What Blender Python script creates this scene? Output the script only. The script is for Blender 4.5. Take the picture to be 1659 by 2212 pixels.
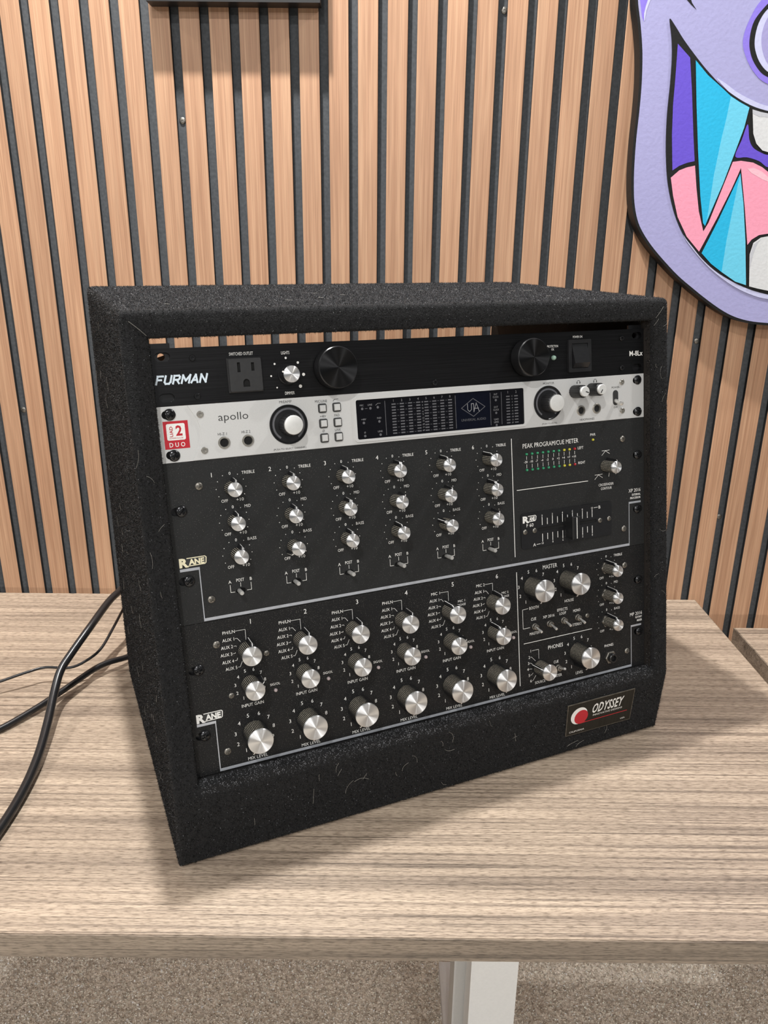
import bpy, bmesh, math, random
import numpy as np
from mathutils import Vector, Matrix
from mathutils.geometry import delaunay_2d_cdt

random.seed(7)
rng = np.random.default_rng(7)
scene = bpy.context.scene
COL = scene.collection
for o in list(bpy.data.objects):
    bpy.data.objects.remove(o)

# ------------------------------------------------------------------ camera
FPX, CX, CY, CZ = 1667.0, 0.53512, -1.19292, 0.50808
YAW, PITCH, ROLL = 0.00061, 0.33280, 0.01026
fwd = Vector((-math.sin(YAW) * math.cos(PITCH), math.cos(YAW) * math.cos(PITCH), -math.sin(PITCH)))
rgt = Vector((math.cos(YAW), math.sin(YAW), 0))
upv = rgt.cross(fwd)
r2 = rgt * math.cos(ROLL) + upv * math.sin(ROLL)
u2 = -rgt * math.sin(ROLL) + upv * math.cos(ROLL)
cam = bpy.data.cameras.new('camera')
cam_o = bpy.data.objects.new('camera', cam)
COL.objects.link(cam_o)
cam.sensor_fit = 'VERTICAL'
cam.sensor_height = 36.0
cam.lens = FPX / 2212 * 36.0
cam.clip_start = 0.01
cam_o.matrix_world = Matrix(((r2.x, u2.x, -fwd.x, CX), (r2.y, u2.y, -fwd.y, CY), (r2.z, u2.z, -fwd.z, CZ), (0, 0, 0, 1)))
scene.camera = cam_o

# ------------------------------------------------------------------ world, lights, exposure
world = bpy.data.worlds.new('world')
scene.world = world
world.use_nodes = True
world.node_tree.nodes['Background'].inputs[0].default_value = (0.96, 0.985, 1.0, 1)
world.node_tree.nodes['Background'].inputs[1].default_value = 0.17
scene.view_settings.view_transform = 'Standard'
scene.view_settings.look = 'None'
scene.view_settings.gamma = 1.0
scene.view_settings.exposure = 0.0


def area(name, loc, sx, sy, power, col=(1.0, 0.985, 0.965)):
    l = bpy.data.lights.new(name, 'AREA')
    l.shape = 'DISK'
    l.size, l.energy, l.color = sx, power, col
    o = bpy.data.objects.new(name, l)
    COL.objects.link(o)
    o.location = loc
    return o


# recessed downlights in a grid; unseen row farthest from wall added to brighten floor
for lx_ in (-1.12, 0.27, 1.66):
    for ly_ in (-0.33, -1.85, -3.2, -4.6):
        area('downlight_and_fill', (lx_, ly_, 1.74), 0.05, 0.05, {-0.33: (38, 14), -1.85: (19, 4), -3.2: (8, 8), -4.6: (50, 50)}[ly_][lx_ != 0.27])


# ------------------------------------------------------------------ materials
def new_mat(name):
    m = bpy.data.materials.new(name)
    m.use_nodes = True
    nt = m.node_tree
    return m, nt, nt.nodes['Principled BSDF']


def N(nt, typ, **kw):
    n = nt.nodes.new(typ)
    for k, v in kw.items():
        if k.startswith('i_'):
            n.inputs[k[2:].replace('_', ' ')].default_value = v
        else:
            setattr(n, k, v)
    return n


def ramp(nt, stops):
    r = nt.nodes.new('ShaderNodeValToRGB')
    while len(r.color_ramp.elements) < len(stops):
        r.color_ramp.elements.new(0.5)
    for e, (p, c) in zip(r.color_ramp.elements, stops):
        e.position = p
        e.color = (*c, 1)
    return r


def plain(name, col, rough=0.5, metal=0.0, spec=0.5, coat=0.0, noise=0.12, scale=300.0, emit=0.0):
    """colour with a little procedural mottling"""
    m, nt, b = new_mat(name)
    tc = N(nt, 'ShaderNodeTexCoord')
    no = N(nt, 'ShaderNodeTexNoise', i_Scale=scale, i_Detail=2.0)
    nt.links.new(tc.outputs['Object'], no.inputs['Vector'])
    lo = tuple(c * (1 - noise) for c in col)
    hi = tuple(min(1, c * (1 + noise)) for c in col)
    r = ramp(nt, [(0.3, lo), (0.7, hi)])
    nt.links.new(no.outputs['Fac'], r.inputs[0])
    nt.links.new(r.outputs[0], b.inputs['Base Color'])
    b.inputs['Roughness'].default_value = rough
    b.inputs['Metallic'].default_value = metal
    b.inputs['Specular IOR Level'].default_value = spec
    b.inputs['Coat Weight'].default_value = coat
    if emit:
        b.inputs['Emission Color'].default_value = (*col, 1)
        b.inputs['Emission Strength'].default_value = emit
    return m


def dusty(name, col, rough=0.42, dens=0.655, dustcol=(0.30, 0.29, 0.26)):
    m, nt, b = new_mat(name)
    tc = N(nt, 'ShaderNodeTexCoord')
    n1 = N(nt, 'ShaderNodeTexNoise', i_Scale=1700.0, i_Detail=1.0)
    n2 = N(nt, 'ShaderNodeTexNoise', i_Scale=14.0, i_Detail=3.0)
    ad = N(nt, 'ShaderNodeMath', operation='MULTIPLY_ADD')
    ad.inputs[1].default_value = 0.10
    for n in (n1, n2):
        nt.links.new(tc.outputs['Object'], n.inputs['Vector'])
    nt.links.new(n2.outputs['Fac'], ad.inputs[0])
    nt.links.new(n1.outputs['Fac'], ad.inputs[2])
    r = ramp(nt, [(dens, (0, 0, 0)), (dens + 0.10, (1, 1, 1))])
    nt.links.new(ad.outputs[0], r.inputs[0])
    mx = N(nt, 'ShaderNodeMix', data_type='RGBA')
    mx.inputs['A'].default_value = (*col, 1)
    mx.inputs['B'].default_value = (*dustcol, 1)
    nt.links.new(r.outputs[0], mx.inputs['Factor'])
    nt.links.new(mx.outputs['Result'], b.inputs['Base Color'])
    b.inputs['Roughness'].default_value = rough
    b.inputs['Specular IOR Level'].default_value = 0.22
    return m


def brushed(name, col, rough, axis_scale, metal=1.0, amount=0.25):
    m, nt, b = new_mat(name)
    tc = N(nt, 'ShaderNodeTexCoord')
    mp = N(nt, 'ShaderNodeMapping')
    mp.inputs['Scale'].default_value = axis_scale
    no = N(nt, 'ShaderNodeTexNoise', i_Scale=1.0, i_Detail=3.0)
    nt.links.new(tc.outputs['Object'], mp.inputs['Vector'])
    nt.links.new(mp.outputs[0], no.inputs['Vector'])
    r = ramp(nt, [(0.25, tuple(c * (1 - amount) for c in col)), (0.75, tuple(min(1, c * (1 + amount)) for c in col))])
    nt.links.new(no.outputs['Fac'], r.inputs[0])
    nt.links.new(r.outputs[0], b.inputs['Base Color'])
    bu = N(nt, 'ShaderNodeBump', i_Strength=0.15, i_Distance=0.0002)
    nt.links.new(no.outputs['Fac'], bu.inputs['Height'])
    nt.links.new(bu.outputs[0], b.inputs['Normal'])
    b.inputs['Metallic'].default_value = metal
    b.inputs['Roughness'].default_value = rough
    return m


def spun(name, col, rough=0.28, aniso=0.85):
    """lathe-turned metal: radial anisotropy"""
    m, nt, b = new_mat(name)
    tg = N(nt, 'ShaderNodeTangent', direction_type='RADIAL', axis='Z')
    nt.links.new(tg.outputs[0], b.inputs['Tangent'])
    b.inputs['Base Color'].default_value = (*col, 1)
    b.inputs['Metallic'].default_value = 1.0
    b.inputs['Roughness'].default_value = rough
    b.inputs['Anisotropic'].default_value = aniso
    b.inputs['Anisotropic Rotation'].default_value = 0.25
    return m


def wood_slat():
    m, nt, b = new_mat('oak_slat')
    tc = N(nt, 'ShaderNodeTexCoord')
    oi = N(nt, 'ShaderNodeObjectInfo')
    mul = N(nt, 'ShaderNodeMath', operation='MULTIPLY')
    mul.inputs[1].default_value = 37.0
    nt.links.new(oi.outputs['Random'], mul.inputs[0])
    vm = N(nt, 'ShaderNodeVectorMath', operation='ADD')
    cmb = N(nt, 'ShaderNodeCombineXYZ')
    for k in ('X', 'Y', 'Z'):
        nt.links.new(mul.outputs[0], cmb.inputs[k])
    nt.links.new(tc.outputs['Object'], vm.inputs[0])
    nt.links.new(cmb.outputs[0], vm.inputs[1])
    mp = N(nt, 'ShaderNodeMapping')
    mp.inputs['Scale'].default_value = (210, 210, 3.0)
    nt.links.new(vm.outputs[0], mp.inputs['Vector'])
    n1 = N(nt, 'ShaderNodeTexNoise', i_Scale=1.0, i_Detail=3.0, i_Distortion=0.8)
    nt.links.new(mp.outputs[0], n1.inputs['Vector'])
    mp2 = N(nt, 'ShaderNodeMapping')
    mp2.inputs['Scale'].default_value = (900, 900, 14)
    nt.links.new(vm.outputs[0], mp2.inputs['Vector'])
    n2 = N(nt, 'ShaderNodeTexNoise', i_Scale=1.0, i_Detail=2.0)
    nt.links.new(mp2.outputs[0], n2.inputs['Vector'])
    r = ramp(nt, [(0.34, (0.440, 0.240, 0.139)), (0.5, (0.510, 0.290, 0.172)), (0.68, (0.574, 0.344, 0.209))])
    nt.links.new(n1.outputs['Fac'], r.inputs[0])
    r2_ = ramp(nt, [(0.35, (0.86, 0.85, 0.84)), (0.62, (1.04, 1.04, 1.04))])
    nt.links.new(n2.outputs['Fac'], r2_.inputs[0])
    mx = N(nt, 'ShaderNodeMix', data_type='RGBA', blend_type='MULTIPLY')
    mx.inputs['Factor'].default_value = 1.0
    nt.links.new(r.outputs[0], mx.inputs['A'])
    nt.links.new(r2_.outputs[0], mx.inputs['B'])
    hsv = N(nt, 'ShaderNodeHueSaturation')
    mr = N(nt, 'ShaderNodeMapRange')
    mr.inputs['To Min'].default_value = 0.93
    mr.inputs['To Max'].default_value = 1.06
    nt.links.new(oi.outputs['Random'], mr.inputs['Value'])
    nt.links.new(mr.outputs[0], hsv.inputs['Value'])
    nt.links.new(mx.outputs['Result'], hsv.inputs['Color'])
    nt.links.new(hsv.outputs[0], b.inputs['Base Color'])
    bu = N(nt, 'ShaderNodeBump', i_Strength=0.25, i_Distance=0.0004)
    nt.links.new(n2.outputs['Fac'], bu.inputs['Height'])
    nt.links.new(bu.outputs[0], b.inputs['Normal'])
    b.inputs['Roughness'].default_value = 0.5
    return m


def desk_wood(name, dark=1.0):
    m, nt, b = new_mat(name)
    tc = N(nt, 'ShaderNodeTexCoord')

    def streak(sc, det, dist):
        mp = N(nt, 'ShaderNodeMapping')
        mp.inputs['Scale'].default_value = sc
        no = N(nt, 'ShaderNodeTexNoise', i_Scale=1.0, i_Detail=det, i_Distortion=dist, i_Roughness=0.62)
        nt.links.new(tc.outputs['Object'], mp.inputs['Vector'])
        nt.links.new(mp.outputs[0], no.inputs['Vector'])
        return no
    n1 = streak((1.2, 38, 38), 5.0, 0.5)
    n2 = streak((1.5, 240, 240), 4.0, 0.45)
    n4 = streak((4.0, 620, 620), 2.0, 0.1)
    n3 = streak((110, 1100, 1100), 2.0, 0.0)
    d = dark
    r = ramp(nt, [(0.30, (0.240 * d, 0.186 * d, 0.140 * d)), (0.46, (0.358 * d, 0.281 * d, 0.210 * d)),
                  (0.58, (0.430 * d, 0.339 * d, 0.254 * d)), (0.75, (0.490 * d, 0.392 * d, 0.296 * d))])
    nt.links.new(n1.outputs['Fac'], r.inputs[0])
    last = r.outputs[0]
    for nz, st in ((n2, [(0.32, (0.42, 0.41, 0.41)), (0.42, (0.80, 0.79, 0.79)), (0.54, (1.02, 1.02, 1.02))]),
                   (n4, [(0.34, (0.50, 0.49, 0.49)), (0.45, (1.03, 1.03, 1.03))]),
                   (n3, [(0.36, (0.52, 0.50, 0.48)), (0.53, (1.06, 1.06, 1.06))])):
        rr = ramp(nt, st)
        nt.links.new(nz.outputs['Fac'], rr.inputs[0])
        mx = N(nt, 'ShaderNodeMix', data_type='RGBA', blend_type='MULTIPLY')
        mx.inputs['Factor'].default_value = 1.0
        nt.links.new(last, mx.inputs['A'])
        nt.links.new(rr.outputs[0], mx.inputs['B'])
        last = mx.outputs['Result']
    nt.links.new(last, b.inputs['Base Color'])
    bu = N(nt, 'ShaderNodeBump', i_Strength=0.3, i_Distance=0.0004)
    nt.links.new(n3.outputs['Fac'], bu.inputs['Height'])
    nt.links.new(bu.outputs[0], b.inputs['Normal'])
    b.inputs['Roughness'].default_value = 0.42
    return m


def fibre_mat(name, rough=0.7):
    m, nt, b = new_mat(name)
    at = N(nt, 'ShaderNodeAttribute', attribute_name='tint')
    nt.links.new(at.outputs['Color'], b.inputs['Base Color'])
    b.inputs['Roughness'].default_value = rough
    b.inputs['Specular IOR Level'].default_value = 0.22
    return m


def noisy(name, c0, c1, scale, rough=0.9, bump=0.0, bdist=0.001, det=3.0):
    m, nt, b = new_mat(name)
    tc = N(nt, 'ShaderNodeTexCoord')
    no = N(nt, 'ShaderNodeTexNoise', i_Scale=scale, i_Detail=det)
    nt.links.new(tc.outputs['Object'], no.inputs['Vector'])
    r = ramp(nt, [(0.35, c0), (0.65, c1)])
    nt.links.new(no.outputs['Fac'], r.inputs[0])
    nt.links.new(r.outputs[0], b.inputs['Base Color'])
    b.inputs['Roughness'].default_value = rough
    if bump:
        bu = N(nt, 'ShaderNodeBump', i_Strength=bump, i_Distance=bdist)
        nt.links.new(no.outputs['Fac'], bu.inputs['Height'])
        nt.links.new(bu.outputs[0], b.inputs['Normal'])
    return m


M = {}
M['slat'] = wood_slat()
M['felt'] = noisy('acoustic_felt', (0.058, 0.063, 0.069), (0.080, 0.086, 0.093), 240, 0.8, 0.3, 0.0006)
M['slatside'] = plain('slat_core', (0.012, 0.012, 0.012), 0.8)
M['desk'] = desk_wood('desk_laminate')
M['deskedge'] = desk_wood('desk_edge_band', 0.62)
M['carpetblack'] = noisy('black_carpet_base', (0.003, 0.003, 0.0032), (0.010, 0.010, 0.011), 900, 1.0, 0.8, 0.001)
M['caseinside'] = noisy('case_inside', (0.012, 0.009, 0.007), (0.02, 0.015, 0.012), 60, 0.8)
M['fibre'] = fibre_mat('carpet_fibre', 0.42)
M['pile'] = fibre_mat('floor_pile', 0.9)
M['floor'] = noisy('floor_carpet', (0.45, 0.40, 0.335), (0.86, 0.79, 0.69), 160, 0.95, 0.6, 0.004)
M['anod'] = brushed('black_anodised', (0.016, 0.016, 0.017), 0.38, (14, 1500, 1), 0.75, 0.45)
M['silver'] = plain('silver_faceplate', (0.64, 0.64, 0.63), 0.4, 0.25, noise=0.03, scale=1500)
M['xp'] = dusty('dusty_black_panel', (0.019, 0.0195, 0.0198), 0.5, 0.735, (0.22, 0.22, 0.20))
M['mp'] = dusty('dusty_black_panel_heavier', (0.011, 0.011, 0.0115), 0.46, 0.715, (0.26, 0.25, 0.22))
M['blackplastic'] = plain('black_plastic', (0.014, 0.014, 0.015), 0.42, spec=0.4)
M['satinblack'] = plain('satin_black', (0.012, 0.012, 0.013), 0.28)
M['dark'] = plain('dark_void', (0.004, 0.004, 0.004), 0.9)
M['groove'] = plain('dusty_groove', (0.36, 0.33, 0.26), 0.9, noise=0.5, scale=900)
M['spun'] = spun('spun_aluminium', (0.88, 0.88, 0.88), 0.46, 0.97)
M['spunblack'] = spun('spun_black', (0.030, 0.030, 0.031), 0.46, 0.95)
M['nickel'] = plain('dull_nickel', (0.40, 0.38, 0.34), 0.35, 0.8, noise=0.1)
M['outlet'] = plain('outlet_plastic', (0.019, 0.019, 0.020), 0.5)
M['alu'] = plain('aluminium', (0.68, 0.67, 0.64), 0.3, 0.6, noise=0.05)
M['steel'] = plain('dull_steel', (0.24, 0.225, 0.20), 0.42, 0.85, noise=0.3, scale=700)
M['blackscrew'] = plain('black_screw', (0.045, 0.045, 0.047), 0.22, 0.8)
M['whitecap'] = plain('pale_cap', (0.75, 0.75, 0.73), 0.35, 0.3, noise=0.03)
M['inkblue'] = plain('pale_blue_ink', (0.66, 0.76, 0.84), 0.5, noise=0.04)
M['inkwhite'] = plain('white_ink', (0.80, 0.79, 0.76), 0.6, noise=0.06, scale=800)
M['inkcream'] = plain('aged_ink', (0.80, 0.74, 0.52), 0.6, noise=0.05, scale=500)
M['inkblack'] = plain('black_ink', (0.03, 0.03, 0.03), 0.5)
M['inkgrey'] = plain('display_grey', (0.24, 0.24, 0.25), 0.4)
M['inkdim'] = plain('display_dim', (0.11, 0.11, 0.12), 0.4)
M['stripe'] = plain('silver_stripe', (0.50, 0.52, 0.56), 0.35, 0.4, noise=0.05)
M['glass'] = plain('display_glass', (0.005, 0.005, 0.007), 0.08, 0.0, spec=0.25)
M['glassnavy'] = plain('display_glass_navy', (0.003, 0.004, 0.010), 0.08, 0.0, spec=0.25)
M['red'] = plain('badge_red', (0.47, 0.009, 0.022), 0.45, noise=0.03)
M['ledg'] = plain('led_green', (0.03, 0.28, 0.13), 0.15, coat=0.5)
M['ledy'] = plain('led_yellow', (0.55, 0.50, 0.05), 0.15, coat=0.5)
M['ledr'] = plain('led_red', (0.42, 0.012, 0.02), 0.15, coat=0.5)
M['ledp'] = plain('led_clear', (0.48, 0.40, 0.40), 0.2, coat=0.5)
M['ledpale'] = plain('led_pale_green', (0.30, 0.44, 0.36), 0.2, coat=0.5)
M['cable'] = plain('cable_rubber', (0.012, 0.012, 0.013), 0.32)
M['whitemetal'] = plain('white_powder_coat', (0.78, 0.78, 0.77), 0.4, noise=0.02)
M['shademetal'] = plain('white_coat_shaded', (0.55, 0.54, 0.52), 0.4, noise=0.02)  # greyer copy of the white coat, shade of the leg's side painted in
M['plate'] = brushed('bronze_black_plate', (0.020, 0.018, 0.014), 0.5, (400, 8, 8), 0.0, 0.3)
M['plateedge'] = plain('plate_edge', (0.17, 0.155, 0.13), 0.4, 0.6, noise=0.3, scale=300)
M['lint'] = plain('lint', (0.46, 0.43, 0.38), 0.7)
M['seam'] = plain('carpet_seam', (0.10, 0.095, 0.085), 0.9)
M['frame'] = plain('black_frame', (0.012, 0.012, 0.013), 0.45)
M['mat'] = plain('dark_print', (0.05, 0.05, 0.055), 0.6)


def paint(name, col):
    m, nt, b = new_mat(name)
    tc = N(nt, 'ShaderNodeTexCoord')
    no = N(nt, 'ShaderNodeTexNoise', i_Scale=220.0, i_Detail=3.0)
    nt.links.new(tc.outputs['Object'], no.inputs['Vector'])
    r = ramp(nt, [(0.3, tuple(c * 0.97 for c in col)), (0.7, tuple(min(1, c * 1.02) for c in col))])
    nt.links.new(no.outputs['Fac'], r.inputs[0])
    nt.links.new(r.outputs[0], b.inputs['Base Color'])
    bu = N(nt, 'ShaderNodeBump', i_Strength=0.22, i_Distance=0.0012)
    nt.links.new(no.outputs['Fac'], bu.inputs['Height'])
    nt.links.new(bu.outputs[0], b.inputs['Normal'])
    b.inputs['Roughness'].default_value = 0.5
    return m


M['lilac'] = paint('paint_lilac', (0.375, 0.365, 0.620))
M['lilaclight'] = paint('paint_pale_lilac', (0.56, 0.57, 0.80))
M['lilacdeep'] = paint('paint_soft_violet', (0.350, 0.325, 0.600))
M['violet'] = paint('paint_violet', (0.130, 0.075, 0.600))
M['violetmid'] = paint('paint_mid_violet', (0.255, 0.185, 0.720))
M['cyan'] = paint('paint_cyan', (0.010, 0.450, 0.740))
M['cyanlight'] = paint('paint_light_cyan', (0.140, 0.590, 0.800))
M['pink'] = paint('paint_pink', (0.880, 0.335, 0.460))
M['pinklight'] = paint('paint_light_pink', (0.88, 0.50, 0.58))
M['tooth'] = paint('paint_tooth', (0.66, 0.67, 0.68))
M['toothshade'] = paint('paint_tooth_grey', (0.52, 0.53, 0.57))
M['artblack'] = paint('paint_black', (0.014, 0.014, 0.014))
M['artblack'].node_tree.nodes['Principled BSDF'].inputs['Specular IOR Level'].default_value = 0.2


# ------------------------------------------------------------------ mesh helpers
class MB:
    def __init__(self, scale=1.0):
        self.v, self.f, self.m, self.s = [], [], [], scale

    def add(self, vs, fs, mi=0):
        o = len(self.v)
        self.v += [tuple(a) for a in vs]
        for q in fs:
            self.f.append(tuple(i + o for i in q))
            self.m.append(mi)
        return self

    def box(self, x0, x1, y0, y1, z0, z1, mi=0):
        vs = [(x, y, z) for z in (z0, z1) for y in (y0, y1) for x in (x0, x1)]
        return self.add(vs, [(0, 2, 3, 1), (4, 5, 7, 6), (0, 1, 5, 4), (2, 6, 7, 3), (0, 4, 6, 2), (1, 3, 7, 5)], mi)

    def cbox(self, x0, x1, y0, y1, z0, z1, c, mi=0):
        """box whose top (z1) edges are chamfered by c"""
        vs = [(x0, y0, z0), (x1, y0, z0), (x1, y1, z0), (x0, y1, z0),
              (x0, y0, z1 - c), (x1, y0, z1 - c), (x1, y1, z1 - c), (x0, y1, z1 - c),
              (x0 + c, y0 + c, z1), (x1 - c, y0 + c, z1), (x1 - c, y1 - c, z1), (x0 + c, y1 - c, z1)]
        fs = [(3, 2, 1, 0), (8, 9, 10, 11)]
        for a in (0, 4):
            for i in range(4):
                j = (i + 1) % 4
                fs.append((a + i, a + j, a + 4 + j, a + 4 + i))
        return self.add(vs, fs, mi)

    def lathe(self, prof, n=24, cx=0, cy=0, mi=0, cap=True):
        """prof: list of (r, z), bottom to top; around z"""
        vs, fs = [], []
        for r, z in prof:
            for i in range(n):
                a = 2 * math.pi * i / n
                vs.append((cx + r * math.cos(a), cy + r * math.sin(a), z))
        for k in range(len(prof) - 1):
            for i in range(n):
                j = (i + 1) % n
                fs.append((k * n + i, k * n + j, (k + 1) * n + j, (k + 1) * n + i))
        if cap:
            fs.append(tuple((len(prof) - 1) * n + i for i in range(n)))
            fs.append(tuple(reversed(range(n))))
        return self.add(vs, fs, mi)

    def flat(self, pts, z, mi=0):
        """one polygon at height z (any winding)"""
        a = sum(pts[i][0] * pts[(i + 1) % len(pts)][1] - pts[(i + 1) % len(pts)][0] * pts[i][1] for i in range(len(pts)))
        if a < 0:
            pts = pts[::-1]
        return self.add([(p[0], p[1], z) for p in pts], [tuple(range(len(pts)))], mi)

    def rect(self, x0, x1, y0, y1, z, mi=0):
        return self.flat([(x0, y0), (x1, y0), (x1, y1), (x0, y1)], z, mi)

    def disc(self, cx, cy, r, z, n=12, mi=0):
        return self.flat([(cx + r * math.cos(2 * math.pi * i / n), cy + r * math.sin(2 * math.pi * i / n)) for i in range(n)], z, mi)

    def arc(self, cx, cy, r0, r1, a0, a1, z, n=20, mi=0):
        vs, fs = [], []
        for i in range(n + 1):
            a = math.radians(a0 + (a1 - a0) * i / n)
            for r in (r0, r1):
                vs.append((cx + r * math.cos(a), cy + r * math.sin(a), z))
        for i in range(n):
            fs.append((2 * i, 2 * i + 1, 2 * i + 3, 2 * i + 2) if a1 > a0 else (2 * i, 2 * i + 2, 2 * i + 3, 2 * i + 1))
        return self.add(vs, fs, mi)

    def line(self, pts, w, z, mi=0):
        for (x0, y0), (x1, y1) in zip(pts, pts[1:]):
            dx, dy = x1 - x0, y1 - y0
            l = math.hypot(dx, dy) or 1
            ex, ey = dx / l * w / 2, dy / l * w / 2
            nx, ny = -ey, ex
            self.flat([(x0 - ex + nx, y0 - ey + ny), (x0 - ex - nx, y0 - ey - ny), (x1 + ex - nx, y1 + ey - ny), (x1 + ex + nx, y1 + ey + ny)], z, mi)
        return self

    def plate(self, outer, holes, z0, z1, mi=0, hole_mi=None, back=True):
        """extruded polygon with holes"""
        loops = [outer] + holes
        pts, edges = [], []
        for lp in loops:
            o = len(pts)
            pts += [Vector(q) for q in lp]
            edges += [(o + i, o + (i + 1) % len(lp)) for i in range(len(lp))]
        vo, _, fo, _, _, _ = delaunay_2d_cdt(pts, edges, [], 0, 1e-6)

        def inside(p, lp):
            c = False
            for i in range(len(lp)):
                (xa, ya), (xb, yb) = lp[i], lp[i - 1]
                if (ya > p[1]) != (yb > p[1]) and p[0] < (xb - xa) * (p[1] - ya) / (yb - ya) + xa:
                    c = not c
            return c
        fr = []
        for t in fo:
            c = ((vo[t[0]].x + vo[t[1]].x + vo[t[2]].x) / 3, (vo[t[0]].y + vo[t[1]].y + vo[t[2]].y) / 3)
            if inside(c, outer) and not any(inside(c, h) for h in holes):
                a, b, d = (vo[i] for i in t)
                if (b.x - a.x) * (d.y - a.y) - (b.y - a.y) * (d.x - a.x) < 0:
                    t = t[::-1]
                fr.append(tuple(t))
        self.add([(q.x, q.y, z1) for q in vo], fr, mi)
        if back:
            self.add([(q.x, q.y, z0) for q in vo], [t[::-1] for t in fr], mi)
        for k, lp in enumerate(loops):
            a = sum(lp[i][0] * lp[(i + 1) % len(lp)][1] - lp[(i + 1) % len(lp)][0] * lp[i][1] for i in range(len(lp)))
            lp2 = lp if (a > 0) == (k == 0) else lp[::-1]
            n = len(lp2)
            vs = [(q[0], q[1], z0) for q in lp2] + [(q[0], q[1], z1) for q in lp2]
            self.add(vs, [(i, (i + 1) % n, n + (i + 1) % n, n + i) for i in range(n)], mi if k == 0 or hole_mi is None else hole_mi)
        return self

    def text(self, s, x, y, h, w=None, al='c', z=0.12, mi=0, bold=0.0, shear=0.0, rot=0.0, sp=1.0):
        """s set so that its ink is h tall (and w wide); (x, y) = centre / left / right of the ink, vertical middle"""
        vs, fs, (x0, x1, y0, y1) = glyphs(s, bold, shear, sp)
        sy = h / (y1 - y0)
        sx = w / (x1 - x0) if w else sy
        ox = {'c': (x0 + x1) / 2, 'l': x0, 'r': x1}[al]
        oy = (y0 + y1) / 2
        ca, sa = math.cos(rot), math.sin(rot)
        out = []
        for a, b in vs:
            px, py = (a - ox) * sx, (b - oy) * sy
            out.append((x + px * ca - py * sa, y + px * sa + py * ca, z))
        return self.add(out, fs, mi)

    def build(self, name, mats, parent=None, loc=(0, 0, 0), smooth=None, mesh_only=False):
        me = bpy.data.meshes.new(name)
        s = self.s
        me.from_pydata([(a * s, b * s, c * s) for a, b, c in self.v], [], self.f)
        mats = mats if isinstance(mats, (list, tuple)) else [mats]
        for m in mats:
            me.materials.append(m)
        if len(mats) > 1:
            me.polygons.foreach_set('material_index', self.m)
        if smooth:
            me.polygons.foreach_set('use_smooth', [True] * len(me.polygons))
            me.set_sharp_from_angle(angle=math.radians(smooth))
        me.update()
        if mesh_only:
            return me
        return link(name, me, parent, tuple(c * s for c in loc))


_gl = {}


def glyphs(s, bold=0.0, shear=0.0, sp=1.0):
    k = (s, bold, shear, sp)
    if k in _gl:
        return _gl[k]
    cu = bpy.data.curves.new('t', 'FONT')
    cu.body = s
    cu.resolution_u = 2
    cu.offset = bold
    cu.shear = shear
    cu.space_character = sp
    cu.fill_mode = 'FRONT'
    ob = bpy.data.objects.new('t', cu)
    COL.objects.link(ob)
    dg = bpy.context.evaluated_depsgraph_get()
    me = ob.evaluated_get(dg).to_mesh()
    vs = [(v.co.x, v.co.y) for v in me.vertices]
    fs = []
    for p in me.polygons:
        t = tuple(p.vertices)
        if p.normal.z < 0:
            t = t[::-1]
        fs.append(t)
    ob.evaluated_get(dg).to_mesh_clear()
    bpy.data.objects.remove(ob)
    bpy.data.curves.remove(cu)
    xs = [a for a, _ in vs]
    ys = [b for _, b in vs]
    _gl[k] = (vs, fs, (min(xs), max(xs), min(ys), max(ys)))
    return _gl[k]


def link(name, data, parent=None, loc=(0, 0, 0)):
    o = bpy.data.objects.new(name, data)
    COL.objects.link(o)
    o.location = loc
    if parent:
        o.parent = parent
    return o


def tag(o, label, cat, group=None):
    o['label'] = label
    o['category'] = cat
    if group:
        o['group'] = group
    return o


def structure(o, label=None):
    o['kind'] = 'structure'
    if label:
        o['label'] = label
    return o


def tube(path, r, n=10):
    """smooth tube through 3-D points (Catmull-Rom)"""
    P = [Vector(q) for q in path]
    P = [P[0] * 2 - P[1]] + P + [P[-1] * 2 - P[-2]]
    pts = []
    for i in range(1, len(P) - 2):
        for k in range(8):
            t = k / 8
            a, b, c, d = P[i - 1], P[i], P[i + 1], P[i + 2]
            pts.append(0.5 * ((2 * b) + (c - a) * t + (2 * a - 5 * b + 4 * c - d) * t * t + (3 * b - a - 3 * c + d) * t ** 3))
    pts.append(P[-2])
    vs, fs = [], []
    nrm = Vector((0, 0, 1))
    for i, q in enumerate(pts):
        tg = (pts[min(i + 1, len(pts) - 1)] - pts[max(i - 1, 0)]).normalized()
        nrm = (nrm - tg * nrm.dot(tg)).normalized()
        bn = tg.cross(nrm)
        for k in range(n):
            a = 2 * math.pi * k / n
            vs.append(q + (nrm * math.cos(a) + bn * math.sin(a)) * r)
    for i in range(len(pts) - 1):
        for k in range(n):
            j = (k + 1) % n
            fs.append((i * n + k, i * n + j, (i + 1) * n + j, (i + 1) * n + k))
    fs.append(tuple(reversed(range(n))))
    fs.append(tuple((len(pts) - 1) * n + k for k in range(n)))
    return vs, fs


def stadium(cx, cy, l, h, n=8):
    """horizontal slot of overall length l and height h"""
    r = h / 2
    d = l / 2 - r
    out = []
    for i in range(n + 1):
        a = -math.pi / 2 + math.pi * i / n
        out.append((cx + d + r * math.cos(a), cy + r * math.sin(a)))
    for i in range(n + 1):
        a = math.pi / 2 + math.pi * i / n
        out.append((cx - d + r * math.cos(a), cy + r * math.sin(a)))
    return out


def circle(cx, cy, r, n=16):
    return [(cx + r * math.cos(2 * math.pi * i / n), cy + r * math.sin(2 * math.pi * i / n)) for i in range(n)]


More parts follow.
